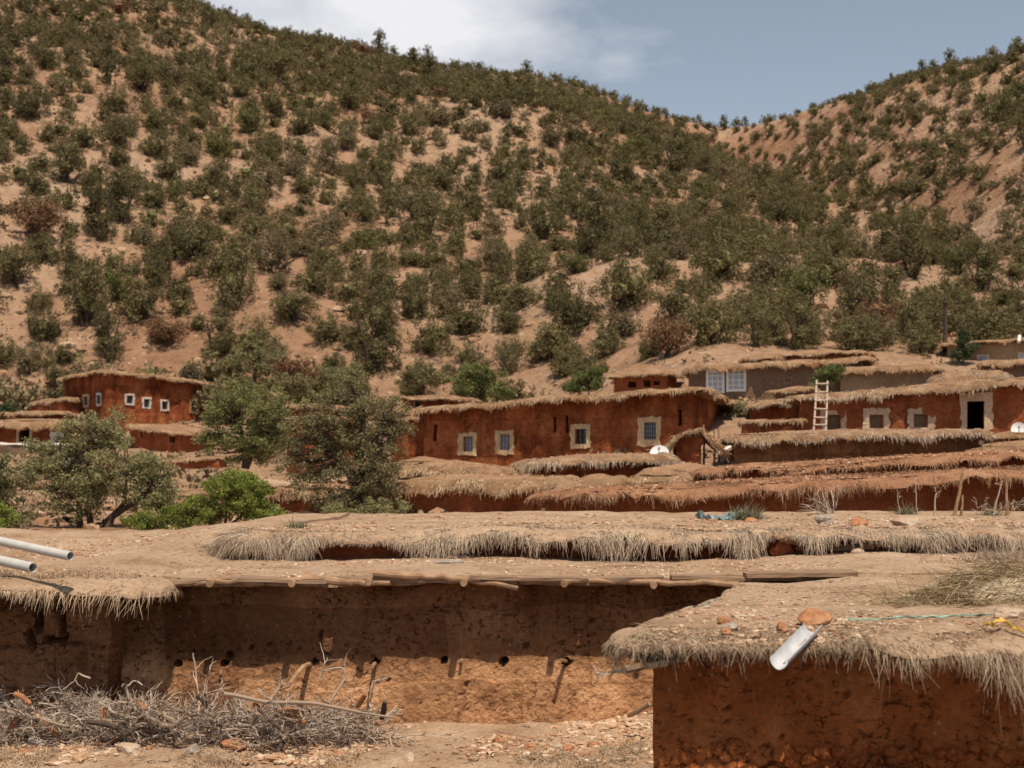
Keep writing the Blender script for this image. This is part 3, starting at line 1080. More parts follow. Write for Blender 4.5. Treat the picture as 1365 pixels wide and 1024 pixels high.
house("rendered_house", "tan rendered house highest on the right edge, behind the dark creeper", "house", rect(1263, 59, 1440, 56, 6), zs4(461, 59, 450, 56), 2.6, TAN, seed=12, ov=.4, amp=.02,
      openings=[(0, (1303, 474, 1318, 482), dict(frame=WHITEP, pane=SKYPANE, fw=.07, rec=.0)), (0, (1358, 471, 1376, 481), dict(frame=WHITEP, pane=SKYPANE, fw=.07, rec=.0))])
house("mud_outbuilding", "dark low outbuilding at the right edge below the highest tan house", "house", rect(1318, 51.5, 1440, 50.5, 3), zs4(484, 51.5, 480, 50.5), 1.8, GREY, seed=13, ov=.3, drop=.2)
# red house with the door
PL = dict(frame=WOODF, bars=(0, 0), pane=GREY, smat=CREAMP, rec=.08, jit=.02)
house("mud_house", "red earth house on the right with a tall dark doorway and three pale plastered windows", "house", rect(1067, 42.5, 1440, 40.2, 4.5), zs4(531, 42.5, 502, 40.2), -.2, REDP, seed=14,
      openings=[(0, (1103, 553, 1121, 574), dict(PL, sur=sur(9, 8, 7, 2, 42))), (0, (1159, 553, 1178, 571), dict(PL, sur=sur(8, 9, 7, 4, 41.6))),
                (0, (1218, 552, 1237, 570), dict(PL, sur=sur(8, 8, 9, 3, 41.2))),
                (0, (1289, 535, 1312, 572), dict(kind='door', frame=DARKIN, smat=CREAMP, sur=sur(9, 11, 11, 0, 41), rec=.12, fw=.03, jit=.02))],
      ov=.4, band=.45, drop=.21, dens=460, slen=.15, fmat=(THATCH, STRAWG), amp=.07)
house("mud_annex", "low red shed with a straw roof between the grey house and the ladder", "house", rect(1000, 46, 1064, 44.6, 2.5), zs4(541, 46, 537, 44.6), -.1, RED, seed=15, ov=.3, fmat=(THATCH, STRAWG))
house("mud_annex", "narrow thatched ledge room under the small windows of the grey house", "house", rect(1034, 49, 1075, 48.6, 2), zs4(524, 49, 520, 48.6), .6, GREY, seed=16, ov=.3)
house("ruined_wall", "low ruined dark red wall between the long middle house and the ladder house", "wall", rect(988, 41.6, 1066, 41.0, .6), zs4(566, 41.6, 561, 41.0), -.6, RED, seed=50, ov=.12, band=.16, drop=.1, crown=0)
# dark low building in front of it
house("mud_outbuilding", "long low dark brown building with pale bushy grass eave in front of the ladder house", "house", rect(978, 36.4, 1303, 35.4, 4), zs4(584, 36.4, 579, 35.4), -1.3, BROWN, seed=17,
      ov=.4, band=.42, drop=.20, dens=520, slen=.13, fmat=(THATCH, STRAWG))
house("mud_outbuilding", "stacked straw covered store at the right edge beside the white dish", "house", rect(1312, 34.6, 1440, 34, 3), zs4(600, 34.6, 596, 34), -1.2, RED, seed=18, ov=.35, band=.4, drop=.25)
house("mud_outbuilding", "upper small straw roof at the right edge behind the stacked store", "house", rect(1325, 38.6, 1440, 38, 2.5), zs4(583, 38.6, 580, 38), -.6, RED, seed=19, ov=.35)
# red terraces
house("terrace_house", "front red terrace house with a long reddish gravel roof running to the right edge", "house", rect(735, 25, 1460, 24, 2.6), zs4(664, 25, 630, 24, .0), -2.4, REDN, seed=20,
      ov=.42, band=.6, drop=.15, dens=520, slen=.16, swid=.018, rmat=DIRTR, fmat=(DIRTR, STRAWR), crown=.02, topgrass=420)
house("terrace_house", "second red terrace house, a thin strip of roof behind the front terrace", "house", rect(948, 29.4, 1460, 28.2, 2.8), zs4(632, 29.4, 607, 28.2, .04), -2.0, REDN, seed=21,
      ov=.42, band=.6, drop=.13, dens=480, slen=.15, swid=.02, rmat=DIRTR, fmat=(DIRTR, STRAWR), crown=.02, topgrass=420)
house("mud_annex", "straw topped red room in front of the barred window of the long middle house", "house", rect(708, 32.4, 872, 31.8, 1.7), zs4(620, 32.4, 614, 31.8, .05), -2.0, RED, seed=22, ov=.42, band=.4, drop=.15,
      dens=520, slen=.16, fmat=(THATCH, STRAWG), openings=[(0, (736, 629, 742, 646), None)])
house("mud_annex", "humped straw roof between the arched shed and the front terrace", "house", rect(868, 31, 955, 30.4, 1.4), zs4(630, 31, 636, 30.4, .05), -2.0, RED, seed=23, ov=.4, band=.42, drop=.22, crown=.16, dens=420,
      fmat=(THATCH, STRAWG))
house("bread_oven", "left one of two small straw covered mud mounds behind the front terrace roof", "oven", rect(748, 28.2, 818, 27.8, .9), zs4(650, 28.2, 647, 27.8, .05), -2.0, REDP, seed=24, ov=.22, crown=.13, dens=420, res=.1)
house("bread_oven", "right one of two small straw covered mud mounds behind the front terrace roof", "oven", rect(842, 29, 900, 28.6, .9), zs4(639, 29, 639, 28.6, .05), -2.0, REDP, seed=25, ov=.22, crown=.15, dens=420, res=.1)
house("mud_annex", "humped straw roof over a dark hollow below the middle house's left windows", "house", rect(540, 31.6, 650, 31, 1.3), zs4(627, 31.6, 631, 31, .05), -2.0, RED, seed=26, ov=.4, band=.4, drop=.2, crown=.12, dens=420)
house("terrace_house", "low bright red terrace wall with straw edge right of the big juniper", "house", rect(505, 29.4, 748, 28.5, 1.2), zs4(650, 29.4, 645, 28.6, .05), -2.4, REDP, seed=27, ov=.3, band=.4, drop=.22, dens=420, slen=.16,
      holes=[(0, 560 + 17 * i, 682 + (i % 3), .06, .12) for i in range(8)])
house("mud_annex", "pale straw topped ledge against the left foot of the long middle house", "house", rect(522, 37, 566, 36.6, 2), zs4(620, 37, 620, 36.6), -1.6, REDP, seed=28, ov=.3)
# left end of the village
a, b, c = plan(85, 66), plan(141, 62), plan(305, 68)
SM = dict(frame=IRON, pane=PANE, rec=.06, fw=.03, jit=.015)
house("mud_house", "red two sided house on the far left with small white framed windows on both faces", "house", [a, b, c, a + (c - b)], [Z(506, 66), Z(495, 62), Z(516, 68), Z(508, 72)], -.6, RED, seed=29,
      openings=[(0, (94, 534, 98, 545), dict(SM, sur=sur(2, 3, 2, 3, 64), smat=OCHRE)), (0, (112, 529, 118, 540), dict(SM, sur=sur(2, 3, 2, 3, 64), smat=CREAM)),
                (0, (130, 527, 135, 538), dict(SM, sur=sur(2, 3, 2, 3, 63), smat=WHITEP)),
                (1, (168, 527, 177, 538), dict(SM, sur=sur(2.2, 2.2, 2.2, 2.2, 63), smat=WHITEP)), (1, (191, 532, 199, 543), dict(SM, sur=sur(2.2, 2.2, 2.2, 2.2, 64), smat=WHITEP)),
                (1, (215, 535, 223, 546), dict(SM, sur=sur(2.2, 2.2, 2.2, 2.2, 65), smat=WHITEP)), (1, (254, 535, 262, 549), dict(SM, pane=DARKIN, sur=sur(2, 3, 3, 2, 66), smat=OCHRE))],
      holes=[(1, 236, 538, .09, .15), (1, 236, 520, .09, .15), (1, 246, 563, .08, .12)], vis=(0, 1), ov=.35, band=.4, drop=.16, dens=300)
house("mud_annex", "sloping red lean-to with one small hole below the windows of the two sided house", "house", rect(174, 59, 240, 57.4, 3), zs4(568, 59, 579, 57.4), -1, REDP, seed=30, ov=.3,
      openings=[(0, (226, 582, 233, 590), None), (0, (188, 576, 191, 584), None)])
house("mud_annex", "low straw topped room below the two sided house, left of the round tree", "house", rect(242, 58.4, 280, 59, 3), zs4(588, 58.4, 590, 59), -1, REDP, seed=31, ov=.3)
house("mud_house", "low red house at the left edge with patchy plaster and a dark open doorway", "house", rect(-80, 59.5, 116, 58.2, 2.4), zs4(566, 59.5, 562, 58.2), -.6, RED, seed=32,
      openings=[(0, (25, 571, 40, 590), dict(kind='door', frame=WOODF, smat=CREAMP, sur=sur(3, 7, 4, 0, 59), rec=.1, fw=.03)),
                (0, (74, 581, 82, 590), dict(SM, pane=DARKIN, sur=sur(6, 5, 3, 0, 58.5), smat=WHITEP, jit=.03))], ov=.35, band=.45, drop=.3, dens=300)
house("terrace_wall", "low brown terrace wall with whitish capping before the doorway at the left edge", "wall", rect(-80, 57, 92, 56.6, .8), zs4(594, 57, 594, 56.6), -.8, GREY, rmat=WHITEP, fmat=(WHITEP, STRAWG), seed=33,
      ov=.06, band=.1, drop=.08, dens=12, crown=0)
house("mud_annex", "thin flat roof strip directly behind the low house at the left edge", "house", rect(8, 62, 84, 61.6, 1.6), zs4(553, 62, 553, 61.6), 0, RED, seed=34, ov=.3, drop=.15, band=.3)
house("mud_hut", "left one of two tiny red huts beside the two sided house", "hut", rect(42, 64.6, 63, 64.2, 1.4), zs4(538, 64.6, 535, 64.2), .6, REDP, seed=35, ov=.12, band=.2, drop=.1)
house("mud_hut", "right, pale straw topped one of two tiny red huts beside the two sided house", "hut", rect(65, 63.6, 86, 63.2, 1.2), zs4(537, 63.6, 533, 63.2), .6, REDP, seed=36, ov=.2)
house("terrace_wall", "low crumbling orange red wall below the sloping lean-to, between the trees", "wall", rect(196, 50, 290, 49.4, .7), zs4(617, 50, 612, 49.4), -2, REDP, seed=51, ov=.1, band=.14, drop=.1, crown=0, amp=.12)
house("terrace_wall", "low earth bank wall behind the large olive green tree", "wall", rect(-60, 40, 110, 39.4, .9), zs4(643, 40, 648, 39.4), -2.6, GREY, seed=52, ov=.1, band=.16, drop=.1, crown=0, amp=.12)
house("terrace_wall", "low reddish terrace edge seen behind the bright green bush", "wall", rect(150, 36.5, 330, 36, .9), zs4(664, 36.5, 655, 36), -2.6, REDP, seed=53, ov=.1, band=.16, drop=.1, crown=0, amp=.12)
# glimpsed between the trees
house("mud_hut", "small straw roof glimpsed between the round tree and the big juniper, upper one", "hut", rect(388, 51, 424, 50.4, 2.5), zs4(544, 51, 544, 50.4), .2, RED, seed=37, ov=.3)
house("mud_hut", "small straw roof glimpsed between the round tree and the big juniper, lower one", "hut", rect(382, 46, 418, 45.5, 2.5), zs4(559, 46, 559, 45.5), -.8, RED, seed=38, ov=.3)
house("mud_annex", "low flat soil roof over a dark wall behind the bright green bush", "house", rect(335, 33.6, 408, 33.2, 2.5), zs4(645, 33.6, 644, 33.2), -2, BROWN, seed=39, ov=.3, dens=60, fmat=(DIRT, STRAWF))
house("terrace_wall", "red earth wall standing behind the trunk of the big juniper", "wall", rect(372, 30.6, 512, 30, 1.2), zs4(657, 30.6, 660, 30), -2.2, REDP, seed=40, ov=.2, band=.3, drop=.2)

# arched shed
root = thing("arched_shed", "little mud shed under a bent arch of thatch beside the long middle house", "hut", W(918, 618, 36.3))
m = MB()
fl, fr = plan(900, 36.6), plan(934, 36.2)
bk = np.array([0.15, 1.3])
cs = [fl, fr, fr + bk, fl + bk]
for k in range(4):
    wall_grid(m, cs[k], cs[(k + 1) % 4], (-1.0, -1.0), (Z(584, 36.4), Z(582, 36.2)), res=.05, amp=.05, sc=5, seed=41 + k)
m.build('wall', REDP, root)
ar = [W(884, 616, 36.2), W(893, 598, 36.2), W(904, 585, 36.2), W(918, 579, 36.2), W(934, 577, 36.2), W(943, 588, 36.0), W(952, 598, 35.9), W(961, 606, 35.8)]
ar = np.array(ar)
t = np.linspace(0, len(ar) - 1, 40)
i0 = np.minimum(t.astype(int), len(ar) - 2)
arc = ar[i0] + (ar[i0 + 1] - ar[i0]) * (t - i0)[:, None]
arc[:, 2] += 0.03 * n1(t * 2, 5)
dep = np.linspace(-.15, 1.5, 8)
G = arc[:, None] + np.stack([dep * 0.1, dep, dep * 0], -1)[None]
nrm = np.gradient(arc, axis=0)
nn = np.stack([-nrm[:, 2], nrm[:, 1] * 0, nrm[:, 0]], 1)
nn /= np.linalg.norm(nn, axis=1, keepdims=True)
thk = (0.06 + 0.09 * sstep(22, 30, np.arange(40)))[:, None]
G2 = G + (nn * thk)[:, None] + 0.03 * fbm(G * 5, 2, 3)[..., None]
m = MB()
m.grid(G2)
m.grid(G[:, ::-1])
m.grid(np.stack([G[:, 0], G2[:, 0]], 1))
m.grid(np.stack([G2[:, -1], G[:, -1]], 1))
N = 1500
ii = rng.integers(0, 40, N)
jj = rng.integers(0, 8, N)
tg = nrm[ii] * np.sign(ii - 14)[:, None]
strands(m, G2[ii, jj] + rng.normal(size=(N, 3)) * .03, tg / (np.linalg.norm(tg, axis=1, keepdims=True)) + nn[ii] * .3 + rng.normal(size=(N, 3)) * .4, .16, .025, .6, 2, 1)
m.build('thatch_roof', [THATCH, STRAWF], root)

POLE_L = "thin bare stick standing upright against the right side wall of the long middle house"
for i, (px, y0, y1, Y) in enumerate([(938, 566, 612, 37.6), (952, 572, 606, 38.6), (958, 570, 604, 38.9)]):
    m = MB()
    m.tube([W(px, y1 + 20, Y), W(px + .6, (y0 + y1) / 2, Y), W(px - .4, y0, Y)], [.035, .03, .022], 6)
    tag(m.build("pole", POLEW, base=W(px, y1 + 20, Y)), POLE_L, "pole", "sticks beside the middle house")


def dish(c, r, face, label):
    root = thing("satellite_dish", label, "dish", c - np.array([0, 0, r]))
    face = np.asarray(face, float) / np.linalg.norm(face)
    a = np.cross(face, [0, 0, 1.0])
    a /= np.linalg.norm(a)
    b = np.cross(a, face)
    q = np.linspace(0, 1, 9)
    th = np.linspace(0, 2 * math.pi, 33)
    for_s = lambda off: c + (a * np.cos(th)[:, None] + b * np.sin(th)[:, None])[None] * (q * r)[:, None, None] + face * ((q ** 2 - 1) * r * 0.28 - off)[:, None, None]
    m = MB()
    m.grid(for_s(0))
    m.grid(for_s(.012)[::-1])
    m.build('reflector', DISHM, root, smooth=True)
    m = MB()
    m.tube([c - b * r * .9, c - b * r * .55 + face * r * .6, c + face * r * .85], .012, 6)
    m.tube([c + face * r * .78, c + face * r * .95], .035, 8)
    m.tube([c - face * r * .3, c - face * r * .4 - np.array([0, 0, r * 1.3])], .02, 8)
    m.build('arm', IRON, root)


dish(W(879, 604, 33.5), .235, (-.15, -.8, .55), "white satellite dish half hidden behind straw beside the arched shed")
dish(W(1358, 572, 38.9), .21, (-.3, -.9, .3), "round white satellite dish at the right edge below the doorway house")
m = MB()
m.tube([W(958, 604, 35.7), W(973, 596, 36.0)], .045, 10)
tag(m.build("drain_pipe", WHITEW, base=W(965, 600, 35.9)), "short white drain pipe at the left corner of the low dark brown building", "pipe")
# ladder
root = thing("ladder", "pale wooden ladder leaning on the eave of the red house with the doorway", "ladder", W(1094, 574, 40.9))
m = MB()
for (xa, ya, xb, yb) in ((1084.5, 575, 1088.5, 507), (1100.5, 575, 1103, 508)):
    m.tube([W(xa, ya, 40.9), W((xa + xb) / 2 + .4, (ya + yb) / 2, 41.2), W(xb, yb, 41.5)], .032, 7)
    m.build('rail', LADDER, root)
    m = MB()
for i, y in enumerate((512, 523, 534, 545.5, 557, 567)):
    q = (575 - y) / 68
    Y = 40.9 + .6 * q - .03
    m = MB()
    m.tube([W(1083.5 + 4 * q, y + R.uniform(-.7, .7), Y), W(1102 + 2.5 * q, y + R.uniform(-.7, .7), Y)], .027, 7)
    m.build('rung', LADDER, root)
# utility pole
m = MB()
m.tube([W(1259.5, 500, 60), W(1260, 440, 60), W(1260.5, 397, 60)], [.12, .10, .07], 8)
m.tube([W(1258, 403, 59.9), W(1263, 404, 59.9)], .05, 6)
tag(m.build("utility_pole", BARK, base=W(1259.5, 500, 60)), "thin dark utility pole left of the creeper on the highest tan house", "pole")
m = MB()
m.tube([W(1358, 456, 55.6), W(1359, 448, 55.9)], .07, 8)
tag(m.build("drain_pipe", WHITEW, base=W(1358, 456, 55.6)), "short white drain spout on the eave of the highest tan house", "pipe")
m = MB()
for k in range(9):
    m.obox(W(74 + k * 2.4, 617 + R.uniform(-2, 1.5), 50 + R.uniform(-.2, .2)), (.08, 0, .02), (0, .15, 0), (-.02, 0, .07 + .03 * R.random()))
tag(m.build("plastic_bag", BLUE, base=W(84, 620, 50)), "crumpled light blue plastic sheet lying among the trees on the left", "bag")


# ------------------------------------------------------------------ foreground
def pr(px, tab):
    t = np.array(tab, float)
    return np.interp(px, t[:, 0], t[:, 1])


def e_left(Y):
    return np.interp(Y, [6.4, 7.5, 9.0, 10.5, 12.0, 13.0], [.64, 1.0, 1.39, 1.76, 2.06, 2.2])


def e_z(x, Y):
    P = np.stack([x, Y, x * 0], -1)
    px = CX + x / Y * F
    return -.825 - .325 * np.clip((Y - 6.4) / 5.3, 0, 1.2) + .07 * sstep(1040, 1180, px) * sstep(9, 12, Y) + .022 * fbm(P * 1.3, 3, 3) + .012 * fbm(P * 5, 3, 4)


def e_surf(x, Y):
    a = np.arcsin(np.clip((6.42 - np.asarray(Y, float)) / .35, 0, 1))
    return e_z(x, np.maximum(Y, 6.42)) - .08 * (1 - np.cos(a))


def b_z(x, Y):
    P = np.stack([x, Y, x * 0], -1)
    px = CX + x / Y * F
    ends = pr(px, [(200, -1.10), (430, -1.13), (640, -1.08), (760, -1.105), (900, -1.12), (1100, -1.07), (1300, -1.06), (1700, -1.0)])
    return ends - .055 * sstep(11.8, 14.5, Y) * (1 - sstep(1000, 1200, px) * .6) + .015 * fbm(P * 1.1, 3, 13) + .01 * fbm(P * 6, 2, 4)


def d_z(x, Y):
    P = np.stack([x, Y, x * 0], -1)
    px = CX + x / Y * F
    return pr(px, [(-300, -.9), (330, -.885), (480, -.875), (700, -.835), (900, -.85), (1365, -.85), (1800, -.8)]) + .02 * fbm(P * .8, 3, 23) + .012 * fbm(P * 4, 2, 4) - .16 * (1 - sstep(0, .7, x - (318 - CX) / F * Y)) * sstep(15.1, 15.6, Y)


def c_z(x, Y):
    P = np.stack([x, Y, x * 0], -1)
    z = -1.075 + .21 * sstep(12.3, 16.5, Y) * sstep(-4.7, -2.9, x) + .03 * fbm(P * 1.0, 3, 43) + .012 * fbm(P * 5, 2, 4)
    xr = np.interp(Y, [11.6, 12, 14.6, 18], [X(214, 11.7), X(214, 11.9), -2.75, -2.2])
    w = sstep(-1.0, -.05, x - xr) * (1 - sstep(14.2, 15.6, Y))
    return z * (1 - w) + (b_z(x, Y) - .012) * w


def a_z(x, Y):
    P = np.stack([x, Y, x * 0], -1)
    return -2.40 + .10 * sstep(.6, 1.5, x) * sstep(11, 12, Y) + .035 * fbm(P * 1.3, 3, 53) + .015 * fbm(P * 6, 2, 4)


def surf_grid(m, xl, xr, Y0, Y1, nx, ny, zf, thick=.14, mi=0):
    Yv = np.linspace(Y0, Y1, ny)
    l = np.array([xl(y) for y in Yv])
    r = np.array([xr(y) for y in Yv])
    u = np.linspace(0, 1, nx)[:, None]
    Xg = l[None] + (r - l)[None] * u
    Yg = np.broadcast_to(Yv[None], Xg.shape)
    G = np.stack([Xg, Yg, zf(Xg, Yg)], -1)
    m.grid(G, mi)
    Bt = G.copy()
    Bt[..., 2] -= thick
    m.grid(Bt[:, ::-1], mi)
    for e, f in ((G[:, 0], Bt[:, 0]), (G[-1], Bt[-1]), (G[::-1, -1], Bt[::-1, -1]), (G[0][::-1], Bt[0][::-1])):
        m.grid(np.stack([f, e], 1), mi)


def walls(m, cs, zb, zts, holes={}, res=(.05, .3, .3, .3), amp=.03, sc=2.0, seed=0, batter=0.0):
    for k in range(4):
        wall_grid(m, cs[k], cs[(k + 1) % 4], (zb, zb), zts[k], holes=holes.get(k, ()), res=res[k], amp=amp, sc=sc, seed=seed, batter=batter if k == 0 else 0)


# --- right-hand building, nearest
E = thing("mud_house", "nearest red earth house at the lower right, its soil roof carrying the metal gutter", "house", (2.4, 9, -2.6))
cs = [np.array([.664, 6.38]), np.array([4.6, 6.25]), np.array([5.2, 12.3]), np.array([2.35, 12.0])]
m = MB()
hl = [(s, z, r * .7, .04) for s, z, r in [(.35, -1.22, .012), (.9, -1.15, .015), (1.3, -1.27, .02), (1.75, -1.2, .018), (2.2, -1.12, .02), (.6, -1.35, .02), (1.1, -1.08, .015)]]
walls(m, cs, -2.7, [(-.93, -.93), (-.93, -1.2), (-1.25, -1.25), (-1.25, -.93)], {0: hl}, res=(.022, .3, .3, .12), amp=.028, sc=3.5, seed=61)
m.build('wall', NEARRED, E)
m = MB()
for i in range(70):
    x = .72 + i * .04 + R.uniform(-.02, .02)
    stone(m, (x, 6.39 - .04 * i * .034, -1.415 + R.uniform(-.03, .03) - .035 * (i % 2)), R.uniform(.03, .055), i, 2, (1.1, .8, .85), R.uniform(0, 6), .3)
for i in range(60):
    x = .70 + i * .05 + R.uniform(-.02, .02)
    stone(m, (x, 6.39 - .05 * i * .034, -1.51 - R.uniform(0, .1)), R.uniform(.04, .07), 100 + i, 2, (1.2, .8, .8), R.uniform(0, 6), .3)
m.build('stone_footing', NEARRED, E)
m = MB()
surf_grid(m, lambda y: float(e_left(y)), lambda y: 6.0, 6.42, 12.6, 150, 170, e_z, .12)
m.build('roof', DIRT, E, smooth=True)
pts, nrs, bnd, drp, sln = [], [], [], [], []
for Y in np.linspace(12.2, 6.5, 60):
    x = float(e_left(Y))
    e = float(e_left(Y + .1) - e_left(Y - .1)) / .2
    n = np.array([-1, e]) / math.hypot(1, e)
    pts.append((x, Y))
    nrs.append(n)
    k = sstep(11.5, 7.0, Y) if False else float(1 - sstep(6.6, 9.5, Y))
    bnd.append(.07 + .10 * k)
    drp.append(.06 + .06 * k)
    sln.append(.035 + .07 * k)
for w in np.linspace(0, 1, 8):
    a = math.pi + .25 - w * (math.pi / 2 + .25)
    pts.append((.64, 6.42))
    nrs.append(np.array([math.cos(a), -abs(math.sin(a))]))
    bnd.append(.15 + .18 * w)
    drp.append(.08)
    sln.append(.10)
for x in np.linspace(.66, 4.6, 130):
    px = CX + x / 6.1 * F
    pts.append((x, 6.42))
    nrs.append(np.array([0, -1.0]))
    bnd.append(.37 + .03 * math.sin(x * 5))
    drp.append(.08)
    sln.append(pr(px, [(830, .10), (900, .12), (1000, .12), (1060, .11), (1072, .06), (1092, .07), (1105, .12), (1150, .13), (1172, .22), (1200, .22), (1212, .10), (1250, .09), (1290, .13), (1310, .16), (1365, .15), (1900, .15)]))
pts = np.array(pts)
path = np.concatenate([pts, e_z(pts[:, 0], pts[:, 1])[:, None]], 1)
nrs = np.array(nrs)
wt = np.concatenate([np.full(60, .28), np.full(8, .7), np.full(130, 1.0)])
m = MB()
fringe(m, path, nrs, np.array(bnd), np.array(drp), 3800, np.array(sln) * .88, .0040, 62, 4, True, weight=wt, lump=.3, under=.25, hang=1.1, spread=1.0, clump=9)
n = 15000
rx = rng.uniform(.25, 4.3, n)
ry = 6.10 + np.abs(rng.normal(size=n)) * .16
ok = (rx > e_left(np.maximum(ry, 6.42)) - .12 * (6.42 - np.minimum(ry, 6.42)) / .3 * 1.2) & (fbm(np.stack([rx * 3, ry * 5, rx * 0], -1), 2, 8) > -.3 + (ry - 6.2) * 1.6)
rx, ry = rx[ok], ry[ok]
n = len(rx)
strands(m, np.stack([rx, ry, e_surf(rx, ry) - .004], -1), np.stack([rng.normal(size=n) * .9, -.8 + rng.normal(size=n) * .6, .25 + .45 * rng.random(n)], -1), .03 + .07 * rng.random(n), .0036, .8, 3, 1, True)
m.build('grass_eave', [DIRT, STRAW], E)
m = MB()
m.obox((.655, 6.26, -.975), (.05, 0, .006), (0, .14, 0), (0, 0, .013))
m.tube([(.50, 6.05, -.985), (.75, 6.3, -.98), (1.1, 6.7, -.97)], .02, 8)
m.build('roof_beam', PLANK, E)

# --- long dark building across the middle
Bt = thing("mud_house", "long shaded dark brown house across the foreground, its flat roof edged with planks", "house", (-.3, 13.2, -2.6))
x0, x1 = X(-20, 12), 4.2
cs = [np.array([x0, 12.04]), np.array([x1, 12.02]), np.array([x1, 14.7]), np.array([x0, 14.7])]
hl = []
for px, py, r, dp in [(240, 884, .035, .22), (306, 874, .06, .12), (300, 884, .05, .22), (335, 862, .03, .06), (418, 882, .04, .2), (500, 881, .042, .24), (592, 881, .042, .24), (672, 881, .055, .24), (757, 882, .05, .24), (870, 884, .045, .2),
                      (545, 828, .03, .05), (585, 800, .025, .04), (700, 860, .05, .06), (790, 826, .04, .05), (620, 912, .035, .05), (430, 845, .03, .05), (360, 858, .035, .05), (520, 905, .03, .05)]:
    hl.append((X(px, 12.0) - x0, Z(py, 12.0), r * .62, dp))
for i in range(14):
    px = R.uniform(520, 860)
    hl.append((X(px, 12) - x0, Z(R.uniform(925, 950), 12), R.uniform(.01, .022), .014))
for px in (160, 238, 305, 398, 490, 625, 662, 758, 850):                     # casting joints, eroded into cracks
    for k in range(9):
        hl.append((X(px + R.uniform(-1.5, 1.5), 12) - x0, Z(890 + k * 7 + R.uniform(-3, 3), 12), R.uniform(.010, .018), .012))
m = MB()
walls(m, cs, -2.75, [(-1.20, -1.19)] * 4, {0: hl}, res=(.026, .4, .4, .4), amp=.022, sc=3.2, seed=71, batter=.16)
m.build('wall', BROWNSUN, Bt)
m = MB()
surf_grid(m, lambda y: X(212, 11.8), lambda y: 8.0, 11.78, 14.9, 330, 60, b_z, .07)
m.build('roof', DIRT, Bt, smooth=True)
# planks and crooked poles along the edge, joist ends
xs = X(212, 11.7)
i = 0
while xs < X(1135, 11.7):
    ln = R.uniform(.45, 1.15)
    tilt = R.uniform(-.012, .012)
    xc = xs + ln / 2
    zc = float(b_z(np.array([xc]), np.array([11.8]))[0])
    if xc > X(960, 11.7):
        zc += .012
    m = MB()
    n_ = 9
    tt = np.linspace(-1, 1, n_)
    w0 = .014 + .006 * R.random()
    dp = R.uniform(.06, .11)
    seed = R.randint(0, 999)
    G = []
    for j, (oy, oz) in enumerate([(-dp, -w0), (-dp, w0), (dp, w0 + .006), (dp, -w0), (-dp, -w0)]):
        G.append(np.stack([xc + tt * ln / 2, 11.74 + oy + .012 * n1(tt * 2 + j * 3 * (j < 4), seed), zc - .012 + oz + tilt * tt + .006 * n1(tt * 3 + j * 5 * (j < 4), seed + 1)], -1))
    m.grid(np.stack(G, 1))
    for e in (0, -1):
        q = np.array([g[e] for g in G[:4]])
        m.add(q, [(0, 1, 2, 3)])
    m.build('edge_plank', PLANK, Bt)
    xs += ln + R.uniform(-.06, .12)
    i += 1
for (pa, pb, ya, yb, r) in [(215, 282, 779, 777, .024), (276, 352, 775, 778, .026), (352, 405, 779, 773, .022), (405, 470, 771, 776, .034), (466, 520, 774, 778, .026), (498, 570, 767, 770, .030), (560, 640, 770, 772, .026), (615, 690, 773, 782, .022),
                            (690, 760, 772, 775, .024), (750, 880, 775, 777, .022), (860, 985, 777, 779, .026)]:
    m = MB()
    t = np.linspace(0, 1, 9)
    sd_ = R.randint(0, 99)
    P = np.stack([X(pa, 11.66) + (X(pb, 11.66) - X(pa, 11.66)) * t, 11.68 + .02 * n1(t * 3, sd_), Z(ya, 11.66) + (Z(yb, 11.66) - Z(ya, 11.66)) * t + .018 * n1(t * 3.3 + 5, sd_)], -1)
    m.tube(P, r * (1 + .25 * n1(t * 4, sd_ + 1)), 9)
    m.build('edge_pole', POLEW, Bt)
for px, py in [(280, 778), (389, 778), (491, 776), (618, 777), (752, 778), (871, 780), (981, 784)]:
    m = MB()
    m.tube([(X(px, 11.6), 11.58, Z(py, 11.6)), (X(px, 11.6) + .02, 12.3, Z(py, 11.6) + .01)], [.031, .036], 12)
    m.build('joist', POLEW, Bt)
for (pts_, r, nm) in [([(418, 883, 12.1), (404, 889, 11.75), (393, 902, 11.6), (384, 915, 11.5), (372, 921, 11.45)], [.022, .022, .019, .015, .010], 'peg'), ([(503, 881, 12.2), (496, 889, 11.72)], [.022, .018], 'peg'),
                      ([(760, 883, 12.2), (748, 880, 11.75)], [.018, .016], 'peg'), ([(616, 876, 12.1), (615, 882, 11.9)], [.02, .012], 'peg'), ([(296, 886, 12.1), (294, 899, 11.9)], .012, 'peg')]:
    m = MB()
    m.tube([W(*p) for p in pts_], r, 8)
    m.build(nm, POLEW, Bt)

# --- left block with the straw eave
Cb = thing("mud_house", "near house corner at the left edge, cracked brown wall under thick hanging straw", "house", (-5, 13, -2.6))
xr_ = X(146, 11.68)
cs = [np.array([-7.2, 11.75]), np.array([xr_, 11.68]), np.array([xr_ + .05, 12.2]), np.array([-7.2, 12.2])]
hl = []
for (pa, ya, pb, yb, r, dp) in [(44, 778, 48, 838, .03, .09), (80, 778, 86, 852, .028, .07), (60, 852, 88, 856, .022, .06), (38, 838, 44, 866, .02, .05), (100, 858, 140, 862, .015, .03), (0, 862, 40, 864, .012, .03)]:
    for t in np.linspace(0, 1, 16):
        hl.append((X(pa + (pb - pa) * t + R.uniform(-1.5, 1.5), 11.7) + 7.2, Z(ya + (yb - ya) * t, 11.7), r * R.uniform(.7, 1.5), dp))
m = MB()
walls(m, cs, -2.75, [(-1.17, -1.17)] * 4, {0: hl}, res=(.028, .1, .4, .4), amp=.03, sc=2.6, seed=81)
m.build('wall', BROWN, Cb)
m = MB()
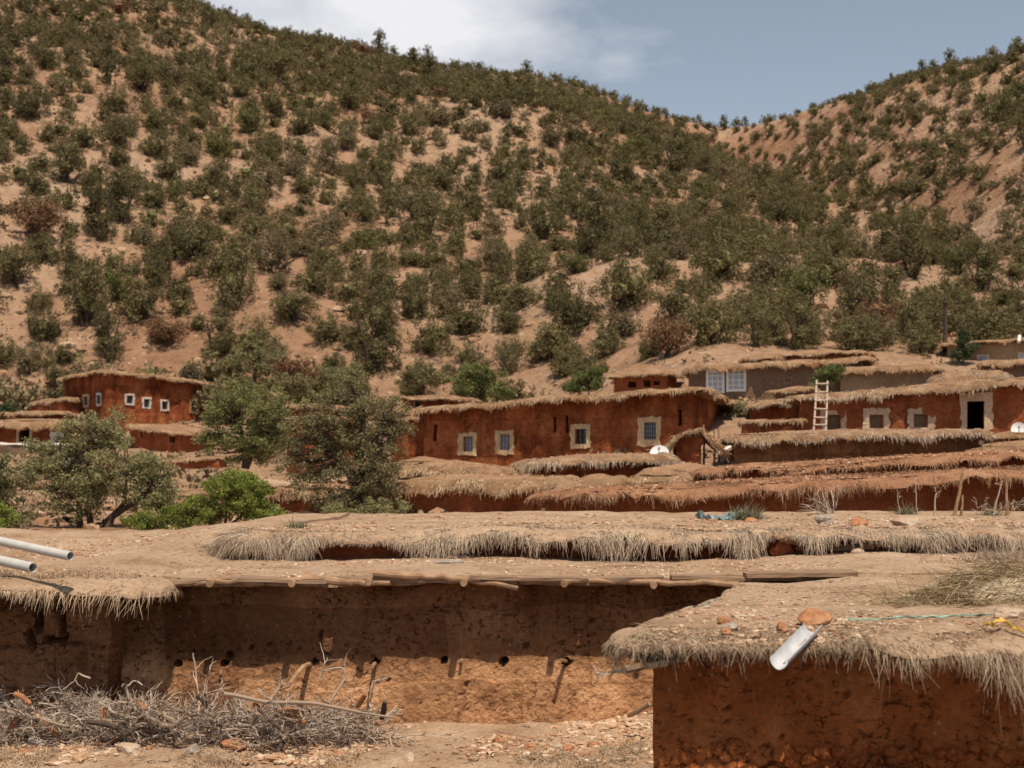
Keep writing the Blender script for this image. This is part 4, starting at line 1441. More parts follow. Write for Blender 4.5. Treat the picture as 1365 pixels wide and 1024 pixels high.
surf_grid(m, lambda y: -9.0, lambda y: float(np.interp(y, [11.6, 12, 14.6, 18], [X(214, 11.7), X(214, 11.9), -2.75, -2.2])), 11.62, 18.3, 130, 110, c_z, .1)
m.build('roof', DIRT, Cb, smooth=True)
pts = [(x, 11.66) for x in np.linspace(-7.2, X(205, 11.6), 80)]
nrs = [np.array([0, -1.0])] * 80
sln = list(np.interp(np.linspace(0, 1, 80), [0, .5, .75, .9, 1], [.16, .17, .18, .22, .27]))
for w in np.linspace(0, 1, 6):
    a = -math.pi / 2 + w * math.pi * .55
    pts.append((X(205, 11.6), 11.66 + .3 * w))
    nrs.append(np.array([math.cos(a), math.sin(a)]))
    sln.append(.26 - .12 * w)
pts = np.array(pts)
path = np.concatenate([pts, c_z(pts[:, 0], pts[:, 1])[:, None]], 1)
bn = np.concatenate([np.full(80, .42), np.linspace(.4, .15, 6)])
m = MB()
fringe(m, path, np.array(nrs), bn, .10, 1500, np.array(sln) * .68, .007, 82, 3, True, lump=.35, under=.3, hang=.95, spread=.85, clump=6)
# grass standing back on the roof edge
N = 2200
rx = rng.uniform(-7, X(190, 11.8), N)
ry = 11.62 + np.abs(rng.normal(size=N)) * .25
keep = fbm(np.stack([rx * 2, ry * 3, rx * 0], -1), 2, 6) > -.25
rx, ry = rx[keep], ry[keep]
strands(m, np.stack([rx, ry, c_z(rx, ry) - .01], -1), np.stack([rng.normal(size=len(rx)) * .6 + .2, -.7 + rng.normal(size=len(rx)) * .4, .8 + rng.random(len(rx)) * .4], -1), .14, .006, .75, 3, 1, True)
m.build('grass_eave', [DIRT, STRAW], Cb)

# --- building behind, with its deep fringe
D = thing("mud_house", "low dark red wall under a long shaggy straw eave, behind the plank edged roof", "house", (1, 16, -2.4))
cs = [np.array([X(300, 14.75), 14.75]), np.array([10.0, 14.6]), np.array([10.0, 18.4]), np.array([X(300, 14.75), 18.4])]
m = MB()
walls(m, cs, -2.5, [(-1.0, -1.0)] * 4, res=(.05, .4, .4, .4), amp=.03, sc=2.2, seed=91)
m.build('wall', REDP, D)
m = MB()
surf_grid(m, lambda y: float(np.interp(y, [14.6, 15.2, 18.7], [X(345, 14.6), X(318, 15.2), X(318, 18)])), lambda y: 10.5, 14.62, 18.7, 260, 70, d_z, .12)
m.build('roof', DIRT, D, smooth=True)
pts, nrs = [], []
for w in np.linspace(0, 1, 14):
    a = math.pi - w * math.pi / 2
    pts.append((X(345, 14.6) + .1 * math.cos(a), 15.2 - .58 * w))
    nrs.append(np.array([math.cos(a), -math.sin(a)]))
for x in np.linspace(X(348, 14.6), 9.8, 230):
    pts.append((x, 14.62))
    nrs.append(np.array([0, -1.0]))
pts = np.array(pts)
pxx = CX + pts[:, 0] / 14.3 * F
SL = [(300, .30), (360, .32), (405, .20), (425, .06), (470, .05), (525, .09), (545, .26), (640, .30), (690, .22), (740, .22), (800, .30), (850, .30), (900, .20), (960, .12), (985, .20), (1005, .26), (1022, .12), (1040, .05), (1062, .06), (1085, .22), (1110, .22), (1128, .20),
      (1150, .08), (1170, .08), (1190, .16), (1215, .08), (1250, .20), (1365, .24), (1700, .24)]
BN = [(300, .42), (400, .36), (430, .16), (520, .2), (550, .4), (900, .42), (960, .36), (1000, .36), (1035, .2), (1070, .22), (1090, .36), (1150, .28), (1365, .4), (1800, .4)]
path = np.concatenate([pts, d_z(pts[:, 0], pts[:, 1])[:, None]], 1)
m = MB()
fringe(m, path, np.array(nrs), pr(pxx, BN), .10, 1900, 1.05 * pr(pxx, SL), .0085, 92, 3, True, lump=.55, under=.3, hang=1.0, spread=.85, clump=4.5)
N = 2600
rx = rng.uniform(X(330, 14.6), 6, N)
ry = 14.5 + np.abs(rng.normal(size=N)) * .22
keep = (fbm(np.stack([rx * 1.7, ry * 3, rx * 0], -1), 2, 16) > -.1)
rx, ry = rx[keep], ry[keep]
strands(m, np.stack([rx, ry, d_z(rx, ry) - .01], -1), np.stack([rng.normal(size=len(rx)) * .5, -.9 + rng.normal(size=len(rx)) * .3, .75 + rng.random(len(rx)) * .4], -1), .15, .007, .85, 3, 1, True)
m.build('grass_eave', [DIRT, STRAWG], D)
for i, (pa, pb, ya, yb) in enumerate([(1030, 1090, 715, 722), (1040, 1135, 720, 729), (1050, 1100, 724, 727), (1085, 1165, 733, 731), (1095, 1150, 729, 736), (960, 1000, 716, 715), (1150, 1200, 728, 726), (940, 975, 713, 718), (430, 470, 716, 712), (500, 530, 712, 720)]):
    m = MB()
    t = np.linspace(0, 1, 7)
    m.tube(np.stack([X(pa, 14.5) + (X(pb, 14.5) - X(pa, 14.5)) * t, 14.5 + .05 * (i % 3) + .02 * n1(t * 3, i), Z(ya, 14.5) + (Z(yb, 14.5) - Z(ya, 14.5)) * t + .012 * n1(t * 3, i + 9)], -1), R.uniform(.018, .03), 7)
    m.build('roof_pole', POLEW, D)

# --- lowest roof at the bottom
A = thing("mud_house", "lowest house at the bottom edge, a flat stony roof carrying the brushwood", "house", (-2.5, 11, -3.4))
m = MB()
cs = [np.array([-7.5, 10.75]), np.array([2.2, 10.75]), np.array([2.2, 12.6]), np.array([-7.5, 12.6])]
walls(m, cs, -4.5, [(-2.55, -2.55)] * 4, res=(.1, .5, .5, .5), seed=95)
m.build('wall', BROWN, A)
m = MB()
surf_grid(m, lambda y: -8.0, lambda y: 2.6, 10.55, 12.5, 260, 60, a_z, .12)
m.build('roof', DIRT, A, smooth=True)
xs_ = np.linspace(-7.5, 2.0, 160)
path = np.stack([xs_, xs_ * 0 + 10.56, a_z(xs_, xs_ * 0 + 10.56)], -1)
pxx = CX + xs_ / 10.4 * F
m = MB()
fringe(m, path, np.tile(np.array([0, -1.0]), (160, 1)), .3, .08, 1500, .14, .006, 96, 3, True, lump=.2, under=.1, weight=pr(pxx, [(0, 1), (120, .6), (200, .5), (250, 1), (330, .8), (400, .5), (450, .9), (500, .5), (560, .2), (660, .5), (700, 1), (830, 1.3), (880, .6)]), hang=.9, clump=6)
for px0, px1, Yc, n_, l_ in [(0, 70, 10.62, 700, .16), (245, 335, 10.55, 700, .14), (428, 480, 10.62, 350, .15), (690, 835, 10.5, 900, .13), (800, 850, 10.75, 700, .15), (840, 868, 10.9, 300, .13)]:
    rx = rng.uniform(X(px0, 10.6), X(px1, 10.6), n_)
    ry = Yc + rng.normal(size=n_) * .10
    strands(m, np.stack([rx, ry, a_z(rx, ry) - .01], -1), np.stack([rng.normal(size=n_) * .7, -.6 + rng.normal(size=n_) * .5, .7 + .5 * rng.random(n_)], -1), l_, .006, .8, 3, 1, True)
m.build('grass_eave', [DIRT, STRAW], A)

# ------------------------------------------------------------------ loose bits of gravel on each roof
def gravel(name, zf, sample, n, smin, smax, clus, mat=None):
    m = MB()
    V, Fa = ICO1
    P = sample(n * 3)
    keep = fbm(np.concatenate([P * clus, P[:, :1] * 0], 1), 2, 77) + rng.random(len(P)) * .8 > .35
    P = P[keep][:n]
    k = len(P)
    s = smin + (smax - smin) * rng.random(k) ** 3
    jit = 1 + .35 * rng.normal(size=(k, len(V), 1)).clip(-1, 1)
    sq = np.stack([.8 + .7 * rng.random(k), .7 + .4 * rng.random(k), .35 + .35 * rng.random(k)], -1)
    th = rng.random(k) * 6.28
    Q = V[None] * jit * (s[:, None] * sq)[:, None]
    Q = np.stack([Q[..., 0] * np.cos(th)[:, None] - Q[..., 1] * np.sin(th)[:, None], Q[..., 0] * np.sin(th)[:, None] + Q[..., 1] * np.cos(th)[:, None], Q[..., 2]], -1)
    Q = Q + np.stack([P[:, 0], P[:, 1], zf(P[:, 0], P[:, 1]) + s * .12], -1)[:, None]
    m.add(Q.reshape(-1, 3), (Fa[None] + (np.arange(k) * len(V))[:, None, None]).reshape(-1, 3))
    return tag(m.build(name, mat or GRAVEL), kind='stuff')


def smp_e(n):
    Y = 6.12 + 5.2 * rng.random(n) ** 2.0
    l = e_left(Y)
    return np.stack([l + (Y * .40 - l) * rng.random(n), Y], -1)


gravel("gravel", e_surf, smp_e, 3000, .003, .019, 1.4)
gravel("gravel", b_z, lambda n: np.stack([rng.uniform(X(215, 12), 4.5, n), rng.uniform(11.8, 14.4, n)], -1), 1500, .006, .026, 1.1)
gravel("gravel", c_z, lambda n: np.stack([rng.uniform(-5.5, -2.9, n), rng.uniform(11.9, 16, n)], -1), 900, .007, .03, 1.1)
gravel("gravel", d_z, lambda n: np.stack([rng.uniform(X(340, 15), 6, n), 14.6 + 3.6 * rng.random(n) ** 2], -1), 2400, .007, .034, 1.1)
gravel("gravel", a_z, lambda n: np.stack([rng.uniform(-4.6, 1.3, n), rng.uniform(10.4, 11.95, n)], -1), 4200, .006, .036, 1.2)


def z_on(name_z):
    o = next(q for q in C.objects if q.get('label', '').startswith(name_z))
    r = next(c for c in o.children if c.name.startswith('roof'))
    co = np.array([v.co[:] for v in r.data.vertices])[:40 * 14] + abs_loc(r)
    from mathutils.kdtree import KDTree
    kd = KDTree(len(co))
    for i_, v in enumerate(co):
        kd.insert((v[0], v[1], 0), i_)
    kd.balance()
    return lambda x, Y: np.array([np.mean([co[i_][2] for _, i_, _ in kd.find_n((a, b, 0), 3)]) for a, b in zip(x, Y)])


gravel("gravel", z_on("front red terrace"), lambda n: np.stack([rng.uniform(1.0, 9.5, n), 24.55 + 2.5 * rng.random(n) ** 1.6], -1), 1800, .010, .05, .8, GRAVELR)
gravel("gravel", z_on("second red terrace"), lambda n: np.stack([rng.uniform(4.6, 11, n), 28.75 + 2.5 * rng.random(n) ** 1.6], -1), 1300, .010, .05, .8, GRAVELR)


def rock(px, py, Y, size, zf, mat, label, sq=(1, .8, .55), rot=0., seed=1, name="stone", cat="stone", grp=None, lift=.25, rough=.3):
    """px fixes the sideways place, the roof surface the height"""
    x = X(px, Y)
    z = float(zf(np.array([x]), np.array([Y]))[0]) if zf is not None else Z(py, Y)
    m = MB()
    c = (x, Y, z + size * sq[2] * lift)
    stone(m, c, size, seed, 3, sq, rot, rough)
    return tag(m.build(name, mat, base=(x, Y, z)), label, cat, grp)


def Yon(zc, py):
    return -zc * F / (py - HY)


rock(1084, 826, 6.47, .098, e_surf, STONE_B, "large orange stone holding down the metal gutter on the near right roof", (1, .75, .52), .1, 3, lift=.55)
rock(1344, 820, 6.95, .10, e_surf, STONE_A, "pale broken slab of stone at the right edge beside the green plastic strip", (1, .9, .42), -.6, 8, lift=.5)
rock(972, 852, 6.38, .052, e_surf, STONE_C, "flat pale grey stone among gravel on the near right roof", (1, .8, .5), .5, 5, lift=.4)
rock(966, 842, 6.55, .04, e_surf, STONE_B, "small ochre stone touching the flat grey one on the near right roof", (1, .7, .6), .2, 15, lift=.4)
rock(968, 862, 6.25, .038, e_surf, STONE_B, "dark red brown stone just below the flat grey one on the near right roof", (1, .6, .6), .9, 16, lift=.9)
rock(985, 823, 6.85, .045, e_surf, STONE_A, "round tan stone left of the gutter on the near right roof", (1, .9, .5), 2, 17)
rock(1043, 853, 6.3, .035, e_surf, STONE_B, "stub of reddish stone just left of the gutter end", (1, .9, .8), 2, 18, lift=.5)
rock(1100, 708, 15.2, .12, d_z, STONE_C, "grey boulder on the shaggy roof below the bare shrub", (1, .7, .6), .3, 21, lift=.4)
rock(1207, 712, 15.0, .15, d_z, STONE_A, "broad brown stone on the shaggy roof right of the grey boulder", (1, .7, .45), -.2, 22, lift=.4)
rock(1145, 715, 14.85, .12, d_z, STONE_B, "orange stone cluster on the shaggy roof between the grey boulder and the broad brown stone", (1, .6, .55), .4, 23, lift=.4)
rock(1043, 729, 14.66, .15, None, REDP, "large round red stone lodged in the dark gap under the shaggy eave", (1, .6, .9), .4, 24, lift=0)
rock(1144, 737, 14.25, .07, None, STONE_A, "small pale round stone at the foot of the dark red wall under the shaggy eave", (1, .9, .8), .4, 25, lift=0)
rock(603, 743, 14.2, .15, b_z, STONE_A, "flat pinkish slab on the plank edged roof below the shaggy eave", (1.1, .5, .14), 0, 26, lift=.7)
rock(600, 751, 13.3, .125, b_z, STONE_C, "flat dark mottled stone on the plank edged roof in front of the pinkish slab", (1.2, .5, .2), 0, 27, lift=.7)
rock(1003, 700, 16.2, .10, d_z, STONE_B, "flat orange stone below the grey green shrub on the shaggy roof", (1, .6, .4), .5, 28)
for i, (px, py, sz, mt, lb) in enumerate([
        (50, 990, .10, STONE_C, "grey upright stone below the left end of the brushwood"), (34, 1000, .085, STONE_B, "orange stone at the lower left corner"),
        (253, 985, .13, STONE_A, "long pale stone below the brushwood on the lowest roof"), (172, 1002, .10, STONE_A, "whitish flat stone under the middle of the brushwood"),
        (310, 995, .12, STONE_B, "big orange stone lying in the brushwood shadow"), (255, 1003, .09, STONE_C, "low greyish stone left of the big orange one"),
        (776, 965, .075, STONE_A, "single pale stone close to the wall foot on the lowest roof"), (665, 994, .06, STONE_B, "small orange stone in the middle of the lowest roof"),
        (705, 998, .07, STONE_B, "flat orange stone right of the small one on the lowest roof"), (742, 998, .07, STONE_A, "whitish stone of the row on the lowest roof"),
        (757, 997, .07, STONE_B, "reddish stone at the right end of the row on the lowest roof"), (544, 1012, .08, STONE_A, "pinkish stone at the bottom edge right of the brushwood"),
        (398, 985, .08, STONE_A, "tan stone under the right half of the brushwood"), (790, 990, .06, STONE_B, "ochre stone left of the shadow of the near right house"),
        (120, 985, .07, STONE_B, "dull orange stone under the left half of the brushwood"), (10, 985, .08, STONE_A, "cream stone at the extreme left below the brushwood"),
        (452, 1000, .06, STONE_B, "rust coloured stone beside a straw tuft at the bottom")]):
    rock(px, py, Yon(-2.38, py), sz, a_z, mt, lb, (1, R.uniform(.6, .9), R.uniform(.45, .7)), R.uniform(0, 3), 40 + i)

# ------------------------------------------------------------------ small foreground things
root = thing("gutter", "pale half round metal gutter jutting from the near right roof under an orange stone", "gutter", (1.25, 6.1, -.9))
p0, p1 = W(1084, 832, 6.20), W(1036, 881, 5.85)
ax = (p1 - p0) / np.linalg.norm(p1 - p0)
sd1 = np.cross(ax, [0, 0, 1.0])
sd1 /= np.linalg.norm(sd1)
upv = np.cross(sd1, ax)
m = MB()
th = np.linspace(math.pi, 2 * math.pi, 15)
tl = np.linspace(0, 1, 12)
gr = lambda r: (p0 + (p1 - p0) * tl[:, None])[:, None] + (sd1 * np.cos(th)[:, None] + upv * np.sin(th)[:, None])[None] * r
g1, g2 = gr(.041), gr(.044)
for g in (g1, g2):
    g[-1, :] -= ax * (.02 * np.abs(np.cos(th)))[:, None]
m.grid(g1)
m.grid(g2[::-1])
for e, f in ((g1[:, 0], g2[:, 0]), (g2[:, -1], g1[:, -1]), (g1[0][::-1], g2[0][::-1]), (g1[-1], g2[-1])):
    m.grid(np.stack([e, f], 1))
m.build('trough', ZINC, root, smooth=False)
m = MB()
lc = p0 + (p1 - p0) * .82 - upv * .044
m.add([lc + sd1 * .012, lc + ax * .02 + upv * .006, lc - sd1 * .013, lc - ax * .016 + upv * .004, lc + upv * .004], [(0, 1, 4), (1, 2, 4), (2, 3, 4), (3, 0, 4)])
m.build('dead_leaf', BARK, root)

for (a, b, r, lb) in [((-420, 632, 14.6), (94, 741.5, 11.05), .038, "upper of two grey plastic pipes jutting out over the straw at the left edge"),
                      ((-420, 655, 14.6), (44, 757, 10.7), .041, "lower, thicker of two grey plastic pipes at the left edge, its open end showing")]:
    m = MB()
    P = np.array([W(*a), (W(*a) + W(*b)) / 2, W(*b)])
    m.tube(P, r, 20, cap=False)
    Pi = P.copy()
    d_ = (P[-1] - P[0]) / np.linalg.norm(P[-1] - P[0])
    m.tube(Pi, r * .86, 20, cap=False)
    k = np.arange(20)
    V0 = m.V[0][-20:]
    V1 = m.V[1][-20:]
    m.add(np.concatenate([V0, V1]), np.stack([k, (k + 1) % 20, (k + 1) % 20 + 20, k + 20], 1))
    tag(m.build("drain_pipe", PVC, base=P[-1], smooth=False), lb, "pipe")


def ragged(m, pts, wid, seed, mi=0):
    """crumpled strip of plastic or cloth following the ground"""
    pts = np.array(pts)
    t = np.linspace(0, len(pts) - 1, len(pts) * 7)
    i0 = np.minimum(t.astype(int), len(pts) - 2)
    c = pts[i0] + (pts[i0 + 1] - pts[i0]) * (t - i0)[:, None]
    rows = []
    for k, q in enumerate(np.linspace(-1, 1, 5)):
        o = c.copy()
        w_ = wid * (1 + .5 * n1(t * 2.2, seed))
        o[:, 1] += q * w_ * .8
        o[:, 2] += w_ * (.5 * n1(t * 2.7 + k * 1.9, seed + 1) + .25 * (1 - q * q))
        o[:, 0] += wid * .3 * n1(t * 3 + k, seed + 2)
        rows.append(o)
    G = np.stack(rows, 1)
    m.grid(G, mi)
    G2 = G.copy()
    G2[..., 2] -= .004
    m.grid(G2[:, ::-1], mi)


on_e = lambda px, Y, up=.012: np.array([X(px, Y), Y, float(e_z(np.array([X(px, Y)]), np.array([Y]))[0]) + up])
m = MB()
ragged(m, [on_e(1127, 6.85), on_e(1150, 6.78), on_e(1180, 6.86), on_e(1205, 6.83), on_e(1225, 6.75), on_e(1250, 6.72), on_e(1280, 6.9), on_e(1310, 7.1), on_e(1345, 7.2)], .013, 3)
tag(m.build("plastic_strip", PLASTG, base=on_e(1225, 6.8)), "torn green plastic strip sticking out of the soil along the near right roof", "plastic")
m = MB()
ragged(m, [on_e(925, 7.65, .0), on_e(935, 7.9, .0), on_e(955, 8.6, .0), on_e(965, 9.2, 0)], .014, 5)
tag(m.build("plastic_strip", PLASTG, base=on_e(935, 7.9)), "small scrap of green plastic on the left rim of the near right roof", "plastic")
m = MB()
ragged(m, [on_e(1312, 6.28, .03), on_e(1325, 6.22, .05), on_e(1338, 6.3, .05), on_e(1350, 6.2, .03), on_e(1375, 6.08, .0)], .024, 8)
tag(m.build("cloth", YELLOW, base=on_e(1340, 6.2)), "twisted yellow rag half buried in straw at the right edge", "cloth")
m = MB()
on_d = lambda px, Y, up=.03: np.array([X(px, Y), Y, float(d_z(np.array([X(px, Y)]), np.array([Y]))[0]) + up])
ragged(m, [on_d(930, 17.1, .06), on_d(945, 16.7, .03), on_d(960, 16.6, .0), on_d(975, 16.6, .03), on_d(990, 16.8, .05)], .15, 9)
tag(m.build("plastic_sheet", PLASTB, base=on_d(960, 16.7)), "crumpled blue green plastic sheet beside a small shrub on the shaggy roof", "plastic")
m = MB()
ragged(m, [on_d(283, 15.6, -.1), on_d(296, 15.5, -.08), on_d(310, 15.5, -.07)], .09, 19)
tag(m.build("cloth", STONE_C, base=on_d(296, 15.5)), "crumpled pale grey rag on the bare soil left of the shaggy eave", "cloth")


# ------------------------------------------------------------------ brushwood
def branch_path(p, d, L, k=7, wig=.25, seed=0, zf=.8):
    rr = np.random.default_rng(seed)
    P = [np.array(p, float)]
    d = np.array(d, float) / np.linalg.norm(d)
    for i in range(k):
        d = d + rr.normal(size=3) * wig * np.array([1, 1, zf])
        d /= np.linalg.norm(d)
        P.append(P[-1] + d * L / k)
    return np.array(P)


def branch(m, p, d, L, r, seed, level=2, wig=.22, mi=0, zf=.8):
    P = branch_path(p, d, L, 7, wig, seed, zf)
    m.tube(P, np.linspace(r, r * .3, len(P)), 5 if r > .008 else 3, mi, cap=r > .008)
    if level:
        rr = np.random.default_rng(seed + 5)
        for i in range(2, len(P)):
            for _ in range(rr.integers(1, 3)):
                dd = (P[i] - P[i - 1]) / np.linalg.norm(P[i] - P[i - 1]) + rr.normal(size=3) * .65 * np.array([1, 1, zf])
                branch(m, P[i], dd, L * rr.uniform(.25, .5), max(r * .5, .0038), int(rr.integers(1, 99999)), level - 1, wig, mi, zf)


top = lambda px: pr(px, [(-60, .20), (0, .22), (60, .27), (120, .29), (200, .20), (260, .12), (300, .15), (360, .15), (420, .19), (480, .15), (505, .02)])
BL = ["thin grey bare twiggy branch in the left half of the brushwood heap",
      "thin grey bare twiggy branch in the right half of the brushwood heap"]
for i in range(64):
    px = R.uniform(-40, 475)
    Y = R.uniform(10.95, 11.6)
    h = top(px) * R.random() ** .8
    x = X(px, 11.3)
    p = np.array([x, Y, -2.37 + h * .9])
    d = np.array([R.choice([-1, 1]) * R.uniform(.5, 1), R.uniform(-.5, .3), R.uniform(-.12, .2)])
    m = MB()
    branch(m, p, d, R.uniform(.3, .6), R.uniform(.007, .015), 300 + i, 2, .22, 0, .55)
    tag(m.build("dry_branch", TWIG, base=p), BL[0 if px < 218 else 1], "branch", "branches of the brushwood heap")
m = MB()
for i in range(700):
    px = R.uniform(-40, 492)
    Y = R.uniform(10.95, 11.65)
    p = np.array([X(px, 11.3), Y, -2.37 + top(px) * R.random() * .85])
    d = np.array([R.choice([-1, 1]) * R.uniform(.4, 1), R.uniform(-.6, .4), R.uniform(-.25, .22)])
    branch(m, p, d, R.uniform(.16, .42), R.uniform(.004, .008), 900 + i, 1, .3, 0, .5)
tag(m.build("brushwood", TWIG), kind='stuff')
# thicker limbs that show singly: photograph points at depth
LIMB = [([(263, 926, 11.0), (275, 940, 11.0), (287, 956, 10.95), (295, 972, 10.95)], .022, BARK, "thick dark limb slanting down in the middle of the brushwood"),
        ([(240, 992, 10.85), (232, 960, 10.9), (205, 947, 10.95), (182, 958, 11.0), (150, 950, 11.0)], .026, TWIG, "sinuous grey limb curving through the brushwood, its end whitened"),
        ([(212, 967, 10.8), (232, 968, 10.8), (243, 957, 10.8), (254, 955, 10.8)], .022, TWIG, "short pale twisted limb below the upright twig in the brushwood"),
        ([(300, 925, 11.0), (352, 936, 10.95), (420, 938, 10.9), (470, 948, 10.9), (525, 956, 10.9)], .020, TWIG, "long straight grey pole across the right part of the brushwood"),
        ([(0, 948, 10.95), (50, 958, 10.9), (90, 970, 10.9)], .018, TWIG, "straight grey stick at the left end of the brushwood"),
        ([(115, 962, 10.8), (150, 968, 10.8), (168, 982, 10.75)], .024, BARK, "dark limb low in the left half of the brushwood"),
        ([(262, 985, 10.95), (266, 930, 11.2), (262, 905, 11.25), (257, 870, 11.25)], .010, TWIG, "upright thin stem with twigs standing above the brushwood"),
        ([(182, 950, 11.1), (172, 930, 11.1), (168, 915, 11.1), (178, 908, 11.1), (190, 912, 11.1)], .012, TWIG, "forked pale antler like branch rising from the brushwood"),
        ([(345, 945, 10.9), (362, 965, 10.8), (392, 985, 10.75), (398, 1000, 10.7)], .016, BARK, "dark crooked limb hanging out of the right part of the brushwood"),
        ([(440, 935, 11.1), (462, 900, 11.15), (455, 890, 11.15), (430, 893, 11.15)], .010, TWIG, "bent pale branch arching above the right end of the brushwood"),
        ([(425, 905, 11.2), (433, 885, 11.2), (437, 876, 11.2)], .008, TWIG, "small upright twig at the top of the right end of the brushwood"),
        ([(493, 930, 11.1), (497, 908, 11.1), (512, 905, 11.1), (526, 899, 11.1)], .008, TWIG, "thin twig pointing right at the right end of the brushwood"),
        ([(120, 905, 11.1), (103, 898, 11.1), (97, 910, 11.1), (85, 920, 11.1)], .008, TWIG, "looped thin twig on top of the left part of the brushwood")]
for i, (pp, r, mt, lb) in enumerate(LIMB):
    P = np.array([W(*p) for p in pp])
    t = np.linspace(0, len(P) - 1, 16)
    i0 = np.minimum(t.astype(int), len(P) - 2)
    f = (t - i0)[:, None]
    f = f * f * (3 - 2 * f) * .4 + f * .6
    Q = P[i0] * (1 - f) + P[i0 + 1] * f
    Q += .010 * np.stack([n1(t * 1.7, i), n1(t * 1.7, i + 20), n1(t * 1.7, i + 40)], -1)
    m = MB()
    m.tube(Q, np.linspace(r, r * .5, 16) * (1 + .2 * n1(t * 2, i + 60)), 7)
    rr = np.random.default_rng(i)
    for j in range(4, 16, 2 if r > .012 else 4):
        dd = (Q[j] - Q[j - 1]) / np.linalg.norm(Q[j] - Q[j - 1]) + rr.normal(size=3) * .7
        branch(m, Q[j], dd, rr.uniform(.10, .22), r * .35, 4000 + i * 40 + j, 1 if r > .012 else 0)
    tag(m.build("dry_branch", mt, base=P[0]), lb, "branch", "branches of the brushwood heap")
for i, (xa, ya, xb, yb, lb) in enumerate([(20, 925, 37, 936, "fat orange log end at the top left of the brushwood"), (14, 972, 22, 958, "upright orange stub at the left edge of the brushwood"), (47, 953, 72, 976, "slanting split orange log in the left part of the brushwood"),
                                          (137, 943, 137, 960, "upright orange stub in the centre of the brushwood"), (182, 938, 192, 945, "small orange log end beside the antler branch"), (340, 938, 343, 950, "upright rust stub under the long grey pole"),
                                          (373, 947, 398, 950, "horizontal orange log right of the rust stub"), (380, 955, 402, 962, "lower horizontal orange log with a pale end"), (476, 942, 485, 929, "leaning orange stub at the right end of the brushwood"),
                                          (509, 958, 512, 940, "dark upright stub at the extreme right end of the brushwood"), (132, 992, 142, 1000, "orange chunk on the ground below the brushwood"), (145, 1000, 152, 985, "forked brown stub standing under the brushwood")]):
    m = MB()
    a, b = W(xa, ya, 11.02), W(xb, yb, 10.96)
    m.tube([a, (a + b) / 2 + np.array([.006, 0, .008]), b + (b - a) * .25], [.022, .026, .017], 8)
    tag(m.build("firewood", ORANGE if i != 9 else BARK, base=a), lb, "log", "orange logs in the brushwood heap")
m = MB()
P = np.array([W(838, 954, 11.2), W(850, 948, 11.1), W(866, 938, 11.0)])
m.tube(P, [.02, .024, .02], 8)
tag(m.build("dry_branch", POLEW, base=P[0]), "short pale stick leaning between the lowest roof and the near right house", "branch")
m = MB()
branch(m, W(838, 893, 6.3), (-1, -.3, -.1), .16, .004, 71, 1)
branch(m, W(835, 897, 6.3), (-1, .2, .05), .14, .004, 72, 1)
tag(m.build("dry_branch", TWIG, base=W(838, 893, 6.3)), "bundle of pale thin twigs poking out under the left corner of the near right roof", "branch")


# ------------------------------------------------------------------ dry plants on the shaggy roof and the straw heap
def on(zf, px, Y):
    x = X(px, Y)
    return np.array([x, Y, float(zf(np.array([x]), np.array([Y]))[0])])


p = on(d_z, 1110, 18.0)
m = MB()
for i in range(13):
    a = R.uniform(-1.1, 1.1)
    branch(m, p + np.array([R.uniform(-.04, .04), 0, -.03]), (math.sin(a), R.uniform(-.3, .3), math.cos(a) * .8), R.uniform(.25, .44), .007, 700 + i, 1, .15)
tag(m.build("bare_shrub", TWIG, base=p), "leafless twiggy shrub fanning out on the back edge of the shaggy roof", "shrub")


def tuft(name, px, Y, zf, n, h, spread, mat, label, cat="grass tuft", wd=.008, lean=(0, 0), base_r=.06, droop=.35):
    p = on(zf, px, Y)
    m = MB()
    rt = p + np.stack([rng.normal(size=n) * base_r, rng.normal(size=n) * base_r * .7, np.full(n, -.01)], -1)
    d = np.stack([rng.normal(size=n) * spread + lean[0], rng.normal(size=n) * spread + lean[1], np.ones(n)], -1)
    strands(m, rt, d, h * (.4 + .7 * rng.random(n)), wd, droop, 4, 0, True)
    return tag(m.build(name, mat, base=p), label, cat)


